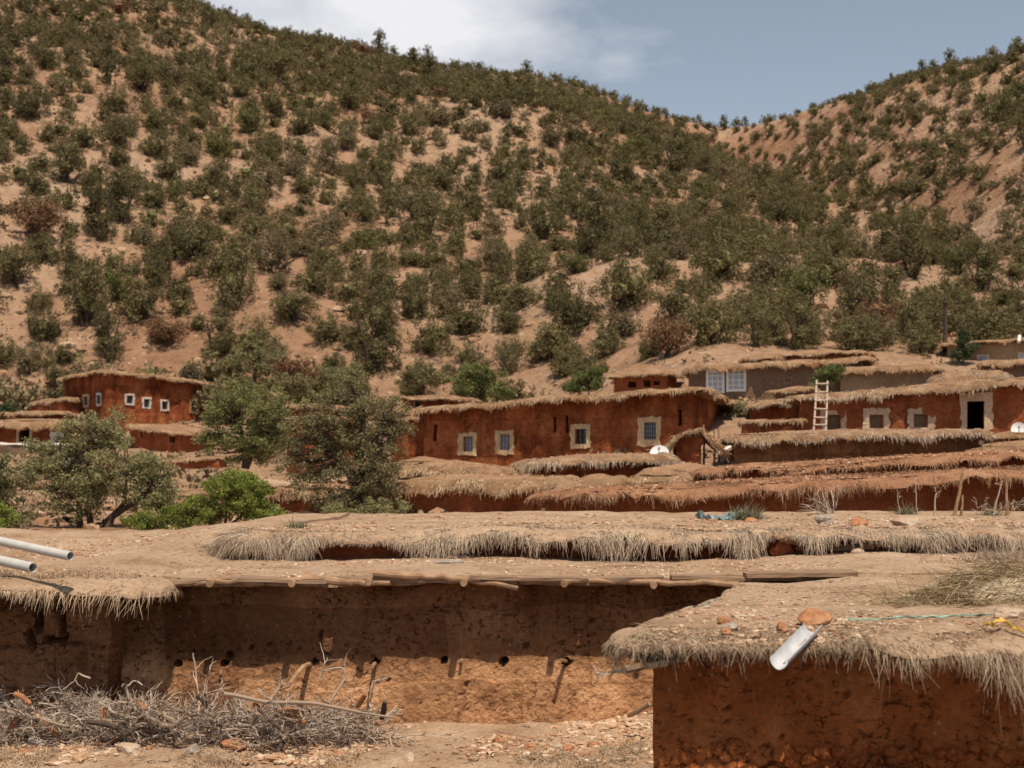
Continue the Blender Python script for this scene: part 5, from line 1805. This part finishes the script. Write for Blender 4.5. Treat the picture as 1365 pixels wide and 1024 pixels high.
GREENG = island("grey_green_herb", [(0.0, (0.14, 0.13, 0.07)), (0.5, (0.25, 0.225, 0.135)), (1.0, (0.36, 0.32, 0.22))], 0.85, 0.15)
tuft("grass_tuft", 1207, 17.6, d_z, 160, .22, .7, GREENG, "grey green grass tuft right of the leafless shrub on the shaggy roof")
tuft("grass_tuft", 1320, 17.6, d_z, 160, .24, .9, GREENG, "wide grey green tuft between the tall dry stalks at the right")
tuft("small_shrub", 995, 16.6, d_z, 420, .24, .55, GREENG, "small grey green shrub next to the blue green plastic sheet", "shrub", .012, (.2, 0), .09)
tuft("grass_tuft", 395, 15.1, d_z, 200, .15, .7, GREENG, "dull green tuft at the left end of the shaggy eave")
tuft("grass_tuft", 275, 14.6, c_z, 60, .09, .8, GREENG, "tiny dark weed on the bare soil left of the shaggy eave")
for i, (px, pt, yt, r, lb) in enumerate([(1272, 1285, 626, .026, "tallest thick dry stalk on the shaggy roof, slanting right"), (1282, 1284, 660, .02, "short dry stalk directly right of the tallest one"), (1245, 1248, 657, .013, "thin short stalk left of the tallest dry stalk"),
                                         (1343, 1341, 636, .022, "upright thick dry stalk near the right edge"), (1325, 1336, 640, .012, "thin slanting stalk left of the upright thick one near the right edge"), (1222, 1221, 648, .008, "very thin seed stalk in the grey green tuft"),
                                         (1200, 1196, 660, .007, "fine bent stalk left of the grey green tuft")]):
    p = on(d_z, px, 17.4)
    q = W(pt, yt, 17.4)
    m = MB()
    t = np.linspace(0, 1, 8)[:, None]
    P = p + (q - p) * t + .012 * np.stack([n1(t[:, 0] * 3, i), n1(t[:, 0] * 3, i + 9), t[:, 0] * 0], -1)
    m.tube(P, np.linspace(r, r * .6, 8), 7)
    if r < .015:
        for k in range(5, 8):
            branch(m, P[k], (R.uniform(-1, 1), 0, .6), .08, .004, 50 + i * 9 + k, 1)
    tag(m.build("dry_stalk", POLEW if r > .015 else TWIG, base=p), lb, "stalk", "dry stalks on the shaggy roof")
p = on(d_z, 1345, 17.0)
m = MB()
for i in range(12):
    branch(m, p + np.array([R.uniform(-.45, .5), R.uniform(-.2, .2), 0]), (R.uniform(-.9, .9), 0, .7), R.uniform(.2, .42), .005, 800 + i, 1, .2)
tag(m.build("bare_shrub", TWIG, base=p), "tangle of dry twigs at the right edge around the thick stalk", "shrub")
# straw heap and standing dry grass on the near right roof
p = on(e_z, 1330, 8.3)
m = MB()
n = 4200
q = rng.normal(size=(n, 3)) * np.array([.36, .30, .0])
rad = np.sqrt((q[:, 0] / .55) ** 2 + (q[:, 1] / .5) ** 2)
hh = .30 * np.exp(-rad ** 2 * 1.2)
rt = p + q + np.stack([q[:, 0] * 0 + .12, q[:, 1] * 0, hh * rng.random(n)], -1)
strands(m, rt, np.stack([rng.normal(size=n), rng.normal(size=n) * .7, rng.normal(size=n) * .22 + .05], -1), .11 + .12 * rng.random(n), .0055, .25, 3, 0, True)
STRAWH = island("olive_straw", [(0.0, (0.14, 0.095, 0.045)), (0.4, (0.28, 0.195, 0.10)), (0.75, (0.40, 0.29, 0.17)), (1.0, (0.50, 0.40, 0.27))], 0.85, 0.1)
V, Fa = ICO3
Vb = V * np.array([.50, .42, .20]) * (1 + .25 * fbm(V * 2, 3, 5))[:, None] + p + np.array([.14, 0, 0])
m.add(Vb, Fa)
tag(m.build("straw_heap", STRAWH, base=p), "loose heap of brown and olive straw on the near right roof at the right edge", "straw")
tuft("grass_tuft", 1355, 9.4, e_z, 420, .30, .5, STRAWG, "tall pale dry grass standing behind the straw heap", wd=.006, base_r=.20)
tuft("grass_tuft", 1275, 9.2, e_z, 160, .26, .6, STRAWG, "sparse pale dry grass left of the straw heap", wd=.0045, base_r=.12)
tuft("grass_tuft", 1345, 12.6, b_z, 420, .30, .5, STRAWG, "pale dry grass clump at the right edge reaching up to the shaggy eave", wd=.007, base_r=.25, lean=(-.2, -.2))


# ------------------------------------------------------------------ trees and shrubs
def leafmat(name, a, b, c, tr=.25):
    return island(name, [(0.0, a), (0.5, b), (1.0, c)], 0.7, tr)


LF_OLIVE = leafmat("olive_leaves", (0.135, 0.126, 0.054), (0.255, 0.235, 0.105), (0.38, 0.345, 0.175), .3)
LF_ROUND = leafmat("mid_green_leaves", (0.115, 0.115, 0.042), (0.215, 0.212, 0.078), (0.32, 0.305, 0.13), .3)
LF_JUN = leafmat("juniper_leaves", (0.13, 0.112, 0.052), (0.235, 0.202, 0.096), (0.345, 0.295, 0.15), .3)
LF_BRIGHT = leafmat("bright_leaves", (0.109, 0.143, 0.027), (0.209, 0.247, 0.051), (0.310, 0.345, 0.090), .35)
LF_FIG = leafmat("fig_leaves", (0.085, 0.105, 0.033), (0.171, 0.195, 0.060), (0.256, 0.270, 0.098), .3)
LF_DARK = leafmat("dark_creeper_leaves", (0.034, 0.045, 0.021), (0.070, 0.087, 0.039), (0.124, 0.143, 0.068))
LF_DEAD = leafmat("rusty_dead_leaves", (0.12, 0.062, 0.032), (0.20, 0.108, 0.058), (0.28, 0.16, 0.09), .1)
SH = [leafmat("scrub_leaves_%s" % n_, *c) for n_, c in [
    ("dark", ((0.075, 0.065, 0.027), (0.129, 0.108, 0.047), (0.196, 0.164, 0.074))),
    ("olive", ((0.095, 0.080, 0.032), (0.163, 0.135, 0.059), (0.243, 0.200, 0.092))),
    ("grey", ((0.120, 0.095, 0.049), (0.202, 0.160, 0.084), (0.286, 0.227, 0.126))),
    ("fresh", ((0.093, 0.087, 0.032), (0.155, 0.143, 0.053), (0.228, 0.206, 0.080)))]]


def leaf_quads(m, c, size, mi=0, flat=.55, up=.25, vert=0.0):
    n = len(c)
    nr = rng.normal(size=(n, 3)) + np.array([0, 0, up])
    nr /= np.linalg.norm(nr, axis=1, keepdims=True)
    if vert:
        a = rng.normal(size=(n, 3)) + np.array([0, 0, vert])
        a /= np.linalg.norm(a, axis=1, keepdims=True)
        nr = np.cross(a, rng.normal(size=(n, 3)))
        nr /= np.linalg.norm(nr, axis=1, keepdims=True)
    else:
        a = np.cross(nr, rng.normal(size=(n, 3)))
        a /= np.linalg.norm(a, axis=1, keepdims=True)
    b = np.cross(nr, a)
    s = (size * (.6 + .8 * rng.random(n)))[:, None]
    V = np.stack([c - a * s, c - b * s * flat, c + a * s, c + b * s * flat], 1)
    m.add(V.reshape(-1, 3), np.arange(n * 4).reshape(n, 4), mi)


def crown_pts(ells, k):
    """clump centres spread over several ellipsoids (centre, radii), more of them near the surface"""
    vol = np.array([r[0] * r[2] for _, r in ells])
    out = []
    for (c, r), v in zip(ells, vol / vol.sum()):
        n = max(3, int(k * v))
        d = rng.normal(size=(n, 3))
        d /= np.linalg.norm(d, axis=1, keepdims=True)
        q = rng.random(n) ** .40
        out.append(np.asarray(c) + d * q[:, None] * np.asarray(r))
    return np.concatenate(out)


def tree(name, label, base, Y, ells, k, per, crad, lsz, lmat, trunks, tr, cat="tree", limbs=.5, depth=.9, group=None):
    """base px,py; ells in photograph pixels at depth Y; trunks = photograph polylines"""
    E3 = [(W(e[0], e[1], Y + (e[4] if len(e) > 4 else 0)), np.array([e[2] / F * Y, e[2] / F * Y * depth, e[3] / F * Y])) for e in ells]
    root = thing(name, label, cat, W(base[0], base[1], Y), group)
    cl = crown_pts(E3, k)
    m = MB()
    tips = []
    for tp in trunks:
        P = np.array([W(x_, y_, Y + R.uniform(-.1, .1)) for x_, y_ in tp])
        t = np.linspace(0, len(P) - 1, len(P) * 4)
        i0 = np.minimum(t.astype(int), len(P) - 2)
        Q = P[i0] + (P[i0 + 1] - P[i0]) * (t - i0)[:, None]
        Q += .03 * np.stack([n1(t * 1.3, 3), n1(t * 1.3, 8), t * 0], -1)
        m.tube(Q, np.linspace(tr, tr * .35, len(Q)), 8)
        tips += list(Q[len(Q) // 3:])
    tips = np.array(tips)
    for c in cl[rng.random(len(cl)) < limbs]:
        j = np.argmin(np.linalg.norm(tips - c, axis=1) + .4 * np.maximum(tips[:, 2] - c[2], 0))
        mid = (tips[j] + c) / 2 + rng.normal(size=3) * .06 + np.array([0, 0, -.04])
        m.tube([tips[j], mid, c], [tr * .28, tr * .18, tr * .08], 4, cap=False)
    m.build('trunk', BARK, root)
    m = MB()
    rad = crad / F * Y
    cr = rad * (.6 + .8 * rng.random(len(cl)))
    idx = np.repeat(np.arange(len(cl)), int(per * 1.9))
    d = rng.normal(size=(len(idx), 3))
    d /= np.linalg.norm(d, axis=1, keepdims=True)
    P = cl[idx] + d * (cr[idx] * rng.random(len(idx)) ** .45)[:, None] * np.array([1.1, 1.1, .8])
    leaf_quads(m, P, lsz * .72 / F * Y, 0, .45)
    m.build('crown', lmat, root)
    return root


tree("olive_tree", "large olive green tree with several dark leaning trunks, tallest among the trees on the left", (118, 716), 26.5,
     [(108, 585, 36, 34), (150, 575, 26, 30), (75, 640, 42, 44), (150, 625, 52, 46), (195, 645, 44, 42), (120, 660, 40, 34), (215, 670, 26, 26), (50, 610, 28, 26), (95, 620, 30, 30), (200, 625, 26, 26)], 310, 62, 11, 2.5, LF_OLIVE,
     [[(108, 716), (106, 690), (103, 650), (108, 600)], [(123, 714), (118, 680), (120, 640), (112, 590)], [(138, 714), (142, 695), (165, 670), (170, 630)], [(140, 712), (150, 690), (190, 660), (205, 645)]], .075)
tree("olive_tree", "partly cut off pale green tree at the left edge with a bright foot", (12, 712), 25.5,
     [(5, 655, 30, 52), (-20, 620, 34, 40), (22, 690, 24, 22), (35, 630, 18, 18)], 90, 62, 11, 2.5, LF_OLIVE, [[(5, 720), (3, 690), (0, 640)]], .08)
tree("round_tree", "dense round green tree in front of the right end of the two sided house", (325, 622), 41,
     [(325, 560, 56, 46), (285, 580, 30, 34), (365, 560, 32, 44), (320, 525, 40, 22), (330, 600, 44, 20), (300, 530, 20, 24), (355, 590, 30, 26)], 230, 62, 10, 2.3, LF_ROUND, [[(328, 624), (326, 600), (320, 565)], [(328, 624), (340, 590), (350, 555)]], .12)
tree("juniper_tree", "big brown green juniper with a dark upright trunk, left of the middle house", (485, 694), 28.5,
     [(470, 540, 46, 44), (505, 560, 48, 46), (420, 580, 44, 46), (470, 610, 70, 48), (405, 620, 36, 36), (430, 655, 44, 30), (520, 600, 30, 40), (475, 665, 50, 26), (380, 600, 22, 20), (500, 640, 40, 36), (440, 560, 44, 40)], 340, 62, 11, 2.3, LF_JUN,
     [[(486, 698), (484, 660), (480, 620), (484, 570), (478, 530)], [(487, 690), (492, 640), (496, 600), (508, 560)], [(482, 650), (450, 610), (430, 580)]], .13)
tree("green_bush", "bright green leafy bush left of the big juniper", (310, 702), 25.2,
     [(312, 664, 54, 38), (268, 682, 30, 22), (345, 682, 32, 24), (300, 645, 30, 18), (325, 642, 28, 18), (250, 690, 18, 18)], 190, 66, 9, 2.4, LF_BRIGHT, [[(300, 706), (302, 680), (305, 655)], [(300, 706), (325, 685), (335, 665)]], .03, "bush")
tree("green_bush", "low bright green bush under the right side of the large olive green tree", (205, 706), 25.2,
     [(205, 694, 32, 16), (228, 688, 18, 18), (180, 698, 16, 12)], 50, 60, 8, 2.3, LF_BRIGHT, [[(204, 712), (206, 695)]], .03, "bush")
tree("green_bush", "bright green bush low at the left edge", (6, 706), 24.6, [(2, 690, 20, 20), (-20, 680, 24, 26)], 40, 60, 8, 2.3, LF_BRIGHT, [[(2, 712), (2, 692)]], .03, "bush")
tree("green_bush", "pale green bush at the foot of the big juniper", (480, 692), 26.6, [(450, 684, 28, 12), (510, 680, 34, 16), (480, 688, 30, 10)], 60, 52, 8, 2.2, LF_OLIVE, [[(480, 698), (482, 686)]], .03, "bush")
tree("fig_bush", "fresh green fig like bush rising behind the left end of the long middle house roof", (640, 535), 60, [(625, 510, 24, 22), (655, 512, 24, 20), (640, 498, 22, 14), (672, 522, 12, 14)], 80, 52, 7, 2.2, LF_FIG, [[(640, 545), (640, 520), (636, 505)]], .06, "bush")
tree("fig_bush", "small fresh green bush behind the long middle house next to the rooftop hut", (785, 528), 58, [(780, 508, 26, 14), (800, 500, 16, 12), (762, 514, 14, 10)], 60, 52, 7, 2.2, LF_FIG, [[(785, 534), (785, 512)]], .05, "bush")
tree("fig_bush", "fresh green bush against the right end of the grey brown house", (1108, 520), 47.2, [(1106, 497, 18, 14), (1096, 506, 12, 10), (1116, 500, 8, 14)], 50, 52, 6, 2.0, LF_FIG, [[(1107, 526), (1107, 505)]], .04, "bush")
tree("fig_bush", "small dark green bush right of the side wall of the long middle house", (994, 560), 46.8, [(994, 549, 12, 10), (986, 545, 8, 8)], 26, 48, 6, 2.0, LF_OLIVE, [[(994, 566), (994, 552)]], .03, "bush")
tree("creeper", "dark green creeper climbing in front of the highest tan house on the right", (1284, 480), 57.5, [(1284, 458, 8, 20), (1282, 470, 14, 12), (1288, 446, 5, 9), (1296, 462, 6, 8)], 60, 48, 5, 1.9, LF_DARK, [[(1284, 486), (1284, 465), (1286, 445)]], .05, "creeper")
tree("rusty_bush", "rust brown dead bush on the slope above the big juniper", (392, 522), 62, [(385, 488, 22, 12), (405, 496, 20, 14), (392, 506, 26, 10)], 60, 52, 6, 2.2, LF_DEAD, [[(392, 528), (390, 505), (385, 490)]], .06, "bush")
tree("dark_bush", "dark shadowy bush directly under the rust brown dead bush", (394, 528), 61, [(394, 514, 28, 14)], 40, 52, 6, 2.2, LF_JUN, [[(394, 530), (394, 514)]], .05, "bush")
for i, (px, py, rx, ry, Y, mt, lb) in enumerate([
        (1215, 455, 24, 22, 66, LF_FIG, "fresh green tree in the gully behind the tan house"), (1180, 460, 22, 14, 64, LF_FIG, "low fresh green bush left of the green gully tree"),
        (1240, 440, 20, 22, 70, LF_OLIVE, "olive green tree left of the utility pole"), (1200, 425, 26, 18, 76, LF_OLIVE, "rounded olive tree above the green gully tree"),
        (1330, 435, 34, 12, 68, LF_OLIVE, "wide grey green bush behind the highest tan house roof"), (1345, 425, 26, 14, 74, LF_OLIVE, "second grey green bush further up behind the highest tan house roof"),
        (1045, 462, 28, 12, 62, SH[3], "broad green shrub just above the roof of the grey brown house"), (340, 478, 34, 24, 70, LF_OLIVE, "bushy green tree on the slope above the round tree"),
        (455, 500, 34, 22, 66, LF_OLIVE, "leafy tree behind the top of the big juniper"), (255, 497, 10, 8, 70, GREENG, "lone grey green bushlet on the bare slope above the two sided house"),
        (60, 482, 40, 22, 76, LF_JUN, "dark tree mass above the low house at the left edge"), (110, 486, 30, 14, 74, LF_OLIVE, "pale green shrub just above the left face of the two sided house"),
        (5, 548, 14, 12, 64, LF_DARK, "dark green shrub at the left edge above the low house"), (565, 500, 36, 20, 66, LF_JUN, "dense shrub on the slope left of the fig like bush")]):
    tree("slope_tree", lb, (px, py + ry), Y, [(px, py, rx, ry), (px - rx * .5, py + ry * .3, rx * .6, ry * .7), (px + rx * .5, py + ry * .2, rx * .6, ry * .75)], 60, 50, 7, 2.2, mt, [[(px, py + ry * 1.5), (px, py)]], .07, group="trees at the foot of the slope")


# ------------------------------------------------------------------ scrub covering the hillside
def scrub_proto(kind, seed, k=100, per=46, ls=.0225):
    """unit-size shrub (about one metre wide) standing on the origin: leaves and trunk"""
    r2 = np.random.default_rng(seed)
    lob = {'round': [((0, 0, .32), (.47, .47, .40)), ((.12, .05, .22), (.40, .40, .28))], 'broad': [((-.20, 0, .24), (.34, .36, .30)), ((.22, .05, .22), (.34, .36, .28)), ((0, 0, .34), (.30, .30, .22))],
           'tall': [((0, 0, .36), (.40, .40, .42)), ((.06, 0, .72), (.29, .29, .34))], 'loose': [((-.12, 0, .34), (.36, .36, .38)), ((.18, .1, .40), (.30, .3, .36)), ((.05, -.15, .2), (.4, .32, .24))],
           'leggy': [((0, 0, .50), (.46, .46, .32)), ((.2, 0, .38), (.28, .28, .26))]}[kind]
    lob = [(np.array(c) + r2.normal(size=3) * .04, np.array(r) * r2.uniform(.88, 1.12, 3)) for c, r in lob]
    m = MB()
    cl = crown_pts(lob, k)
    per = per if kind != 'loose' else int(per * .8)
    idx = np.repeat(np.arange(len(cl)), per)
    d = rng.normal(size=(len(idx), 3))
    d /= np.linalg.norm(d, axis=1, keepdims=True)
    P = cl[idx] + d * (rng.random(len(idx)) ** .5)[:, None] * np.array([.088, .088, .115])
    leaf_quads(m, P, ls, 0, .42, vert=.9)
    # dense inner foliage
    for c, r in lob:
        V, Fa = ICO3 if k > 70 else ICO2
        q = 0.36 if kind not in ('loose',) else 0.26
        Vc = V * (1 + .45 * fbm(V * 2.6 + seed, 3, seed))[:, None] * r * q + c
        m.add(Vc, Fa, 0)
    # twigs and trunk
    t = MB()
    for k in range(4 if kind != 'leggy' else 2):
        c = lob[k % len(lob)][0]
        e = c + r2.normal(size=3) * np.array([.15, .15, .06])
        t.tube([(r2.uniform(-.03, .03), r2.uniform(-.03, .03), -.12), tuple(e * .5 + r2.normal(size=3) * .03), tuple(e)], [.035, .025, .012], 5, cap=False)
    return m, t


PROTO = []
for vi, (kind, mi_, desc, hs) in enumerate([('round', 0, "dark green rounded", 1.0), ('round', 1, "olive brown rounded", .95), ('broad', 1, "broad low olive", .95), ('tall', 0, "tall dark green", 1.1), ('loose', 2, "loose grey green", 1.0),
                                            ('leggy', 1, "umbrella shaped olive", 1.0), ('tall', 1, "tall olive", 1.15), ('round', 3, "fresh green rounded", .95), ('loose', 1, "ragged olive", 1.0), ('leggy', 4, "rusty half dead", .85), ('broad', 2, "broad grey green", .9)]):
    mats_ = SH + [LF_DEAD]
    cm, tm = scrub_proto(kind, 500 + vi)
    lm, _ = scrub_proto(kind, 500 + vi, 64, 20, .036)
    PROTO.append((cm, tm, mats_[mi_], desc, hs, mi_, lm))

# where the photograph shows bare soil
BARE = [(880, 440, 34, 26), (225, 486, 75, 24), (740, 510, 70, 22), (990, 448, 30, 12), (700, 478, 40, 12), (1190, 235, 45, 28), (1250, 268, 60, 26), (1120, 300, 50, 28), (1330, 225, 30, 22), (1130, 380, 30, 16), (1180, 330, 50, 30),
        (1300, 300, 40, 24), (60, 520, 60, 12), (20, 350, 12, 25), (160, 130, 18, 20), (320, 235, 22, 12), (380, 180, 14, 14), (600, 350, 22, 12), (690, 330, 24, 14), (1060, 200, 40, 14), (1230, 130, 40, 22), (1330, 110, 40, 16),
        (500, 440, 20, 10), (430, 430, 22, 10), (300, 390, 30, 9), (860, 380, 14, 26), (1240, 185, 30, 14), (1090, 400, 26, 14)]
cand = []
for _ in range(40000):
    px = R.uniform(-90, 1450)
    yr = float(np.interp(px, _yr[:, 0], _yr[:, 1]))
    Y = 59 + (yr + 3 - 59) * R.random() ** .8
    if Y < 66 and px < 860:
        continue
    cand.append((px, Y))
cand = np.array(cand)
cx_ = (cand[:, 0] - CX) / F * cand[:, 1]
cz_ = ground_z(cx_, cand[:, 1])
cpy = HY - cz_ / cand[:, 1] * F
dens = np.ones(len(cand))
for (bx, by, brx, bry) in BARE:
    q = ((cand[:, 0] - bx) / brx) ** 2 + ((cpy - by) / bry) ** 2
    dens *= sstep(.45, 1.2, q) * .9 + .10
right = sstep(1010, 1120, cand[:, 0]) * (1 - sstep(330, 420, cpy))
dens *= 1 - .18 * right
dens *= np.clip(1.0 + .55 * fbm(np.stack([cand[:, 0] / 70, cpy / 45, cpy * 0], -1), 2, 91), .25, 1)
gd_ = gully_d(cx_, cand[:, 1])
acc = []
cellm = {}
for i in range(len(cand)):
    x, Y = cx_[i], cand[i, 1]
    s = (1.6 + 2.1 * R.random() ** 1.2) * (1.0 - .12 * (Y > 170)) * (1 - .12 * right[i])
    if R.random() > dens[i]:
        continue
    if 490 < cpy[i] and not (300 < cand[i, 0] < 880 or cand[i, 0] > 1150) and R.random() < .6:
        continue
    if Y < (59.5 if cand[i, 0] > 1030 else 61) and (cand[i, 0] > 880):
        continue
    kx, ky = int(x // 5), int(Y // 5)
    ok = True
    for ax in (-1, 0, 1):
        for ay in (-1, 0, 1):
            for (x2, Y2, s2) in cellm.get((kx + ax, ky + ay), ()):
                rr_ = (.362 + .05 * float(sstep(110, 150, Y) * sstep(600, 760, cand[i, 0]))) * (s + s2) if right[i] < .3 else .395 * (s + s2)
                if (x - x2) ** 2 + ((Y - Y2) * .8) ** 2 < rr_ ** 2:
                    ok = False
    if ok:
        cellm.setdefault((kx, ky), []).append((x, Y, s))
        acc.append((x, Y, s, cand[i, 0], cpy[i], right[i]))
acc = np.array(acc)
shows = (acc[:, 2] / acc[:, 1]) * ((acc[:, 3] > -15) & (acc[:, 3] < 1380) & (acc[:, 4] > 5))
behind = np.zeros(len(acc), bool)
for (bx0, bx1, by) in [(80, 300, 505), (545, 990, 530), (905, 1150, 480), (1110, 1365, 485), (0, 120, 555), (270, 550, 545)]:
    behind |= (acc[:, 3] > bx0) & (acc[:, 3] < bx1) & (acc[:, 4] > by)
shows = np.where(behind, 0, shows)
order = np.argsort(-shows)
WTS = np.array([.24, .26, .14, .05, .10, .012, .04, .05, .07, .010, .10])


def zone(px, py, rt):
    if rt > .4:
        return "high on the rocky right hill" if py < 210 else "on the bare flank of the right hill"
    if px > 1000:
        return "in the gully below the right hill" if py < 400 else "behind the right end of the village"
    side = "left" if px < 340 else ("left centre" if px < 680 else "right centre")
    lev = "near the ridge" if py < 170 else ("halfway up" if py < 330 else "low down")
    return "%s on the big hillside, %s" % (lev, side)


objs = {}
stuff = [MB() for _ in PROTO]
def proto_arrays(mb_):
    return np.concatenate(mb_.V), mb_.Fs
for rank, i in enumerate(order):
    x, Y, s, px, py, rt = acc[i]
    v = int(rng.choice(len(PROTO), p=WTS / WTS.sum()))
    cm, tm, mat, desc, hs, mi_, lm = PROTO[v]
    z = float(ground_z(np.array([x]), np.array([Y]))[0])
    sx, sz = s * R.uniform(.9, 1.15), s * hs * R.uniform(.85, 1.15)
    rot = R.uniform(0, 6.28)
    if rank < 300 and shows[i] > 0:
        if v not in objs:
            crown = cm.build("hillside_shrub", mat, base=(0, 0, 0))
            trunk = tm.build("trunk", BARK, parent=crown)
            objs[v] = crown
            o = crown
        else:
            o = copy_tree(objs[v])
        o.location = (x, Y, z - .05)
        o.rotation_euler = (0, 0, rot)
        o.scale = (sx, sx, sz)
        size = "large" if s > 2.85 else ("small" if s < 2.1 else "medium")
        tag(o, "%s %s shrub %s" % (size, desc, zone(px, py, rt)), "shrub", "shrubs on the hillside")
    else:
        ca, sa = math.cos(rot), math.sin(rot)
        for part in (lm,):
            off = 0
            Vs = []
            for V in part.V:
                Vs.append(np.stack([(V[:, 0] * ca - V[:, 1] * sa) * sx + x, (V[:, 0] * sa + V[:, 1] * ca) * sx + Y, V[:, 2] * sz + z - .05], -1))
            base = stuff[v].n
            for V, Fa in zip(Vs, part.Fs):
                stuff[v].V.append(V)
                stuff[v].Fs.append(Fa + base)
                stuff[v].M.append(mi_)
            stuff[v].n += sum(len(V) for V in Vs)
allm = MB()
for sm in stuff:
    off = allm.n
    for V, Fa, M_ in zip(sm.V, sm.Fs, sm.M):
        allm.V.append(V)
        allm.Fs.append(Fa + off)
        allm.M.append(M_)
    allm.n += sm.n
tag(allm.build("hillside_scrub", SH + [LF_DEAD]), kind='stuff')
print("shrubs", len(acc))

# low herbs and loose rocks strewn over the slope
n = 2600
px = rng.uniform(-60, 1430, n)
yr = np.interp(px, _yr[:, 0], _yr[:, 1])
Y = 62 + (yr - 62) * rng.random(n) ** .9
Y[:500] = rng.uniform(26, 62, 500)
x = (px - CX) / F * Y
z = ground_z(x, Y)
m = MB()
idx = np.repeat(np.arange(n), 16)
s = .18 + .35 * rng.random(n) ** 2
s[:500] *= .7
P = np.stack([x, Y, z + .12], -1)[idx] + rng.normal(size=(len(idx), 3)) * s[idx][:, None] * np.array([.8, .8, .45])
leaf_quads(m, P, .10)
tag(m.build("hillside_herbs", island("dry_herbs", [(0, (.10, .075, .04)), (.5, (.17, .125, .07)), (1, (.26, .19, .11))], .9, .1)), kind='stuff')
m = MB()
n = 7000
px = rng.uniform(-60, 1430, n)
yr = np.interp(px, _yr[:, 0], _yr[:, 1])
Y = 60 + (yr - 60) * rng.random(n) ** .9
Y[:1500] = rng.uniform(24, 62, 1500)
x = (px - CX) / F * Y
V, Fa = ICO1
s = .08 + .30 * rng.random(n) ** 3
s[:1500] *= .5
jit = 1 + .3 * rng.normal(size=(n, len(V), 1)).clip(-1, 1)
Q = V[None] * jit * (s[:, None] * np.stack([.8 + .6 * rng.random(n), .8 + .4 * rng.random(n), .5 + .3 * rng.random(n)], -1))[:, None] + np.stack([x, Y, ground_z(x, Y) + s * .1], -1)[:, None]
m.add(Q.reshape(-1, 3), (Fa[None] + (np.arange(n) * len(V))[:, None, None]).reshape(-1, 3))
tag(m.build("hillside_rocks", island("slope_rocks", [(0, (.28, .145, .085)), (.5, (.38, .23, .14)), (1, (.48, .33, .23))], .95)), kind='stuff')

for o in C.objects:
    if o.get('label') and not 4 <= len(o['label'].split()) <= 16:
        print('LONG', len(o['label'].split()), o['label'])
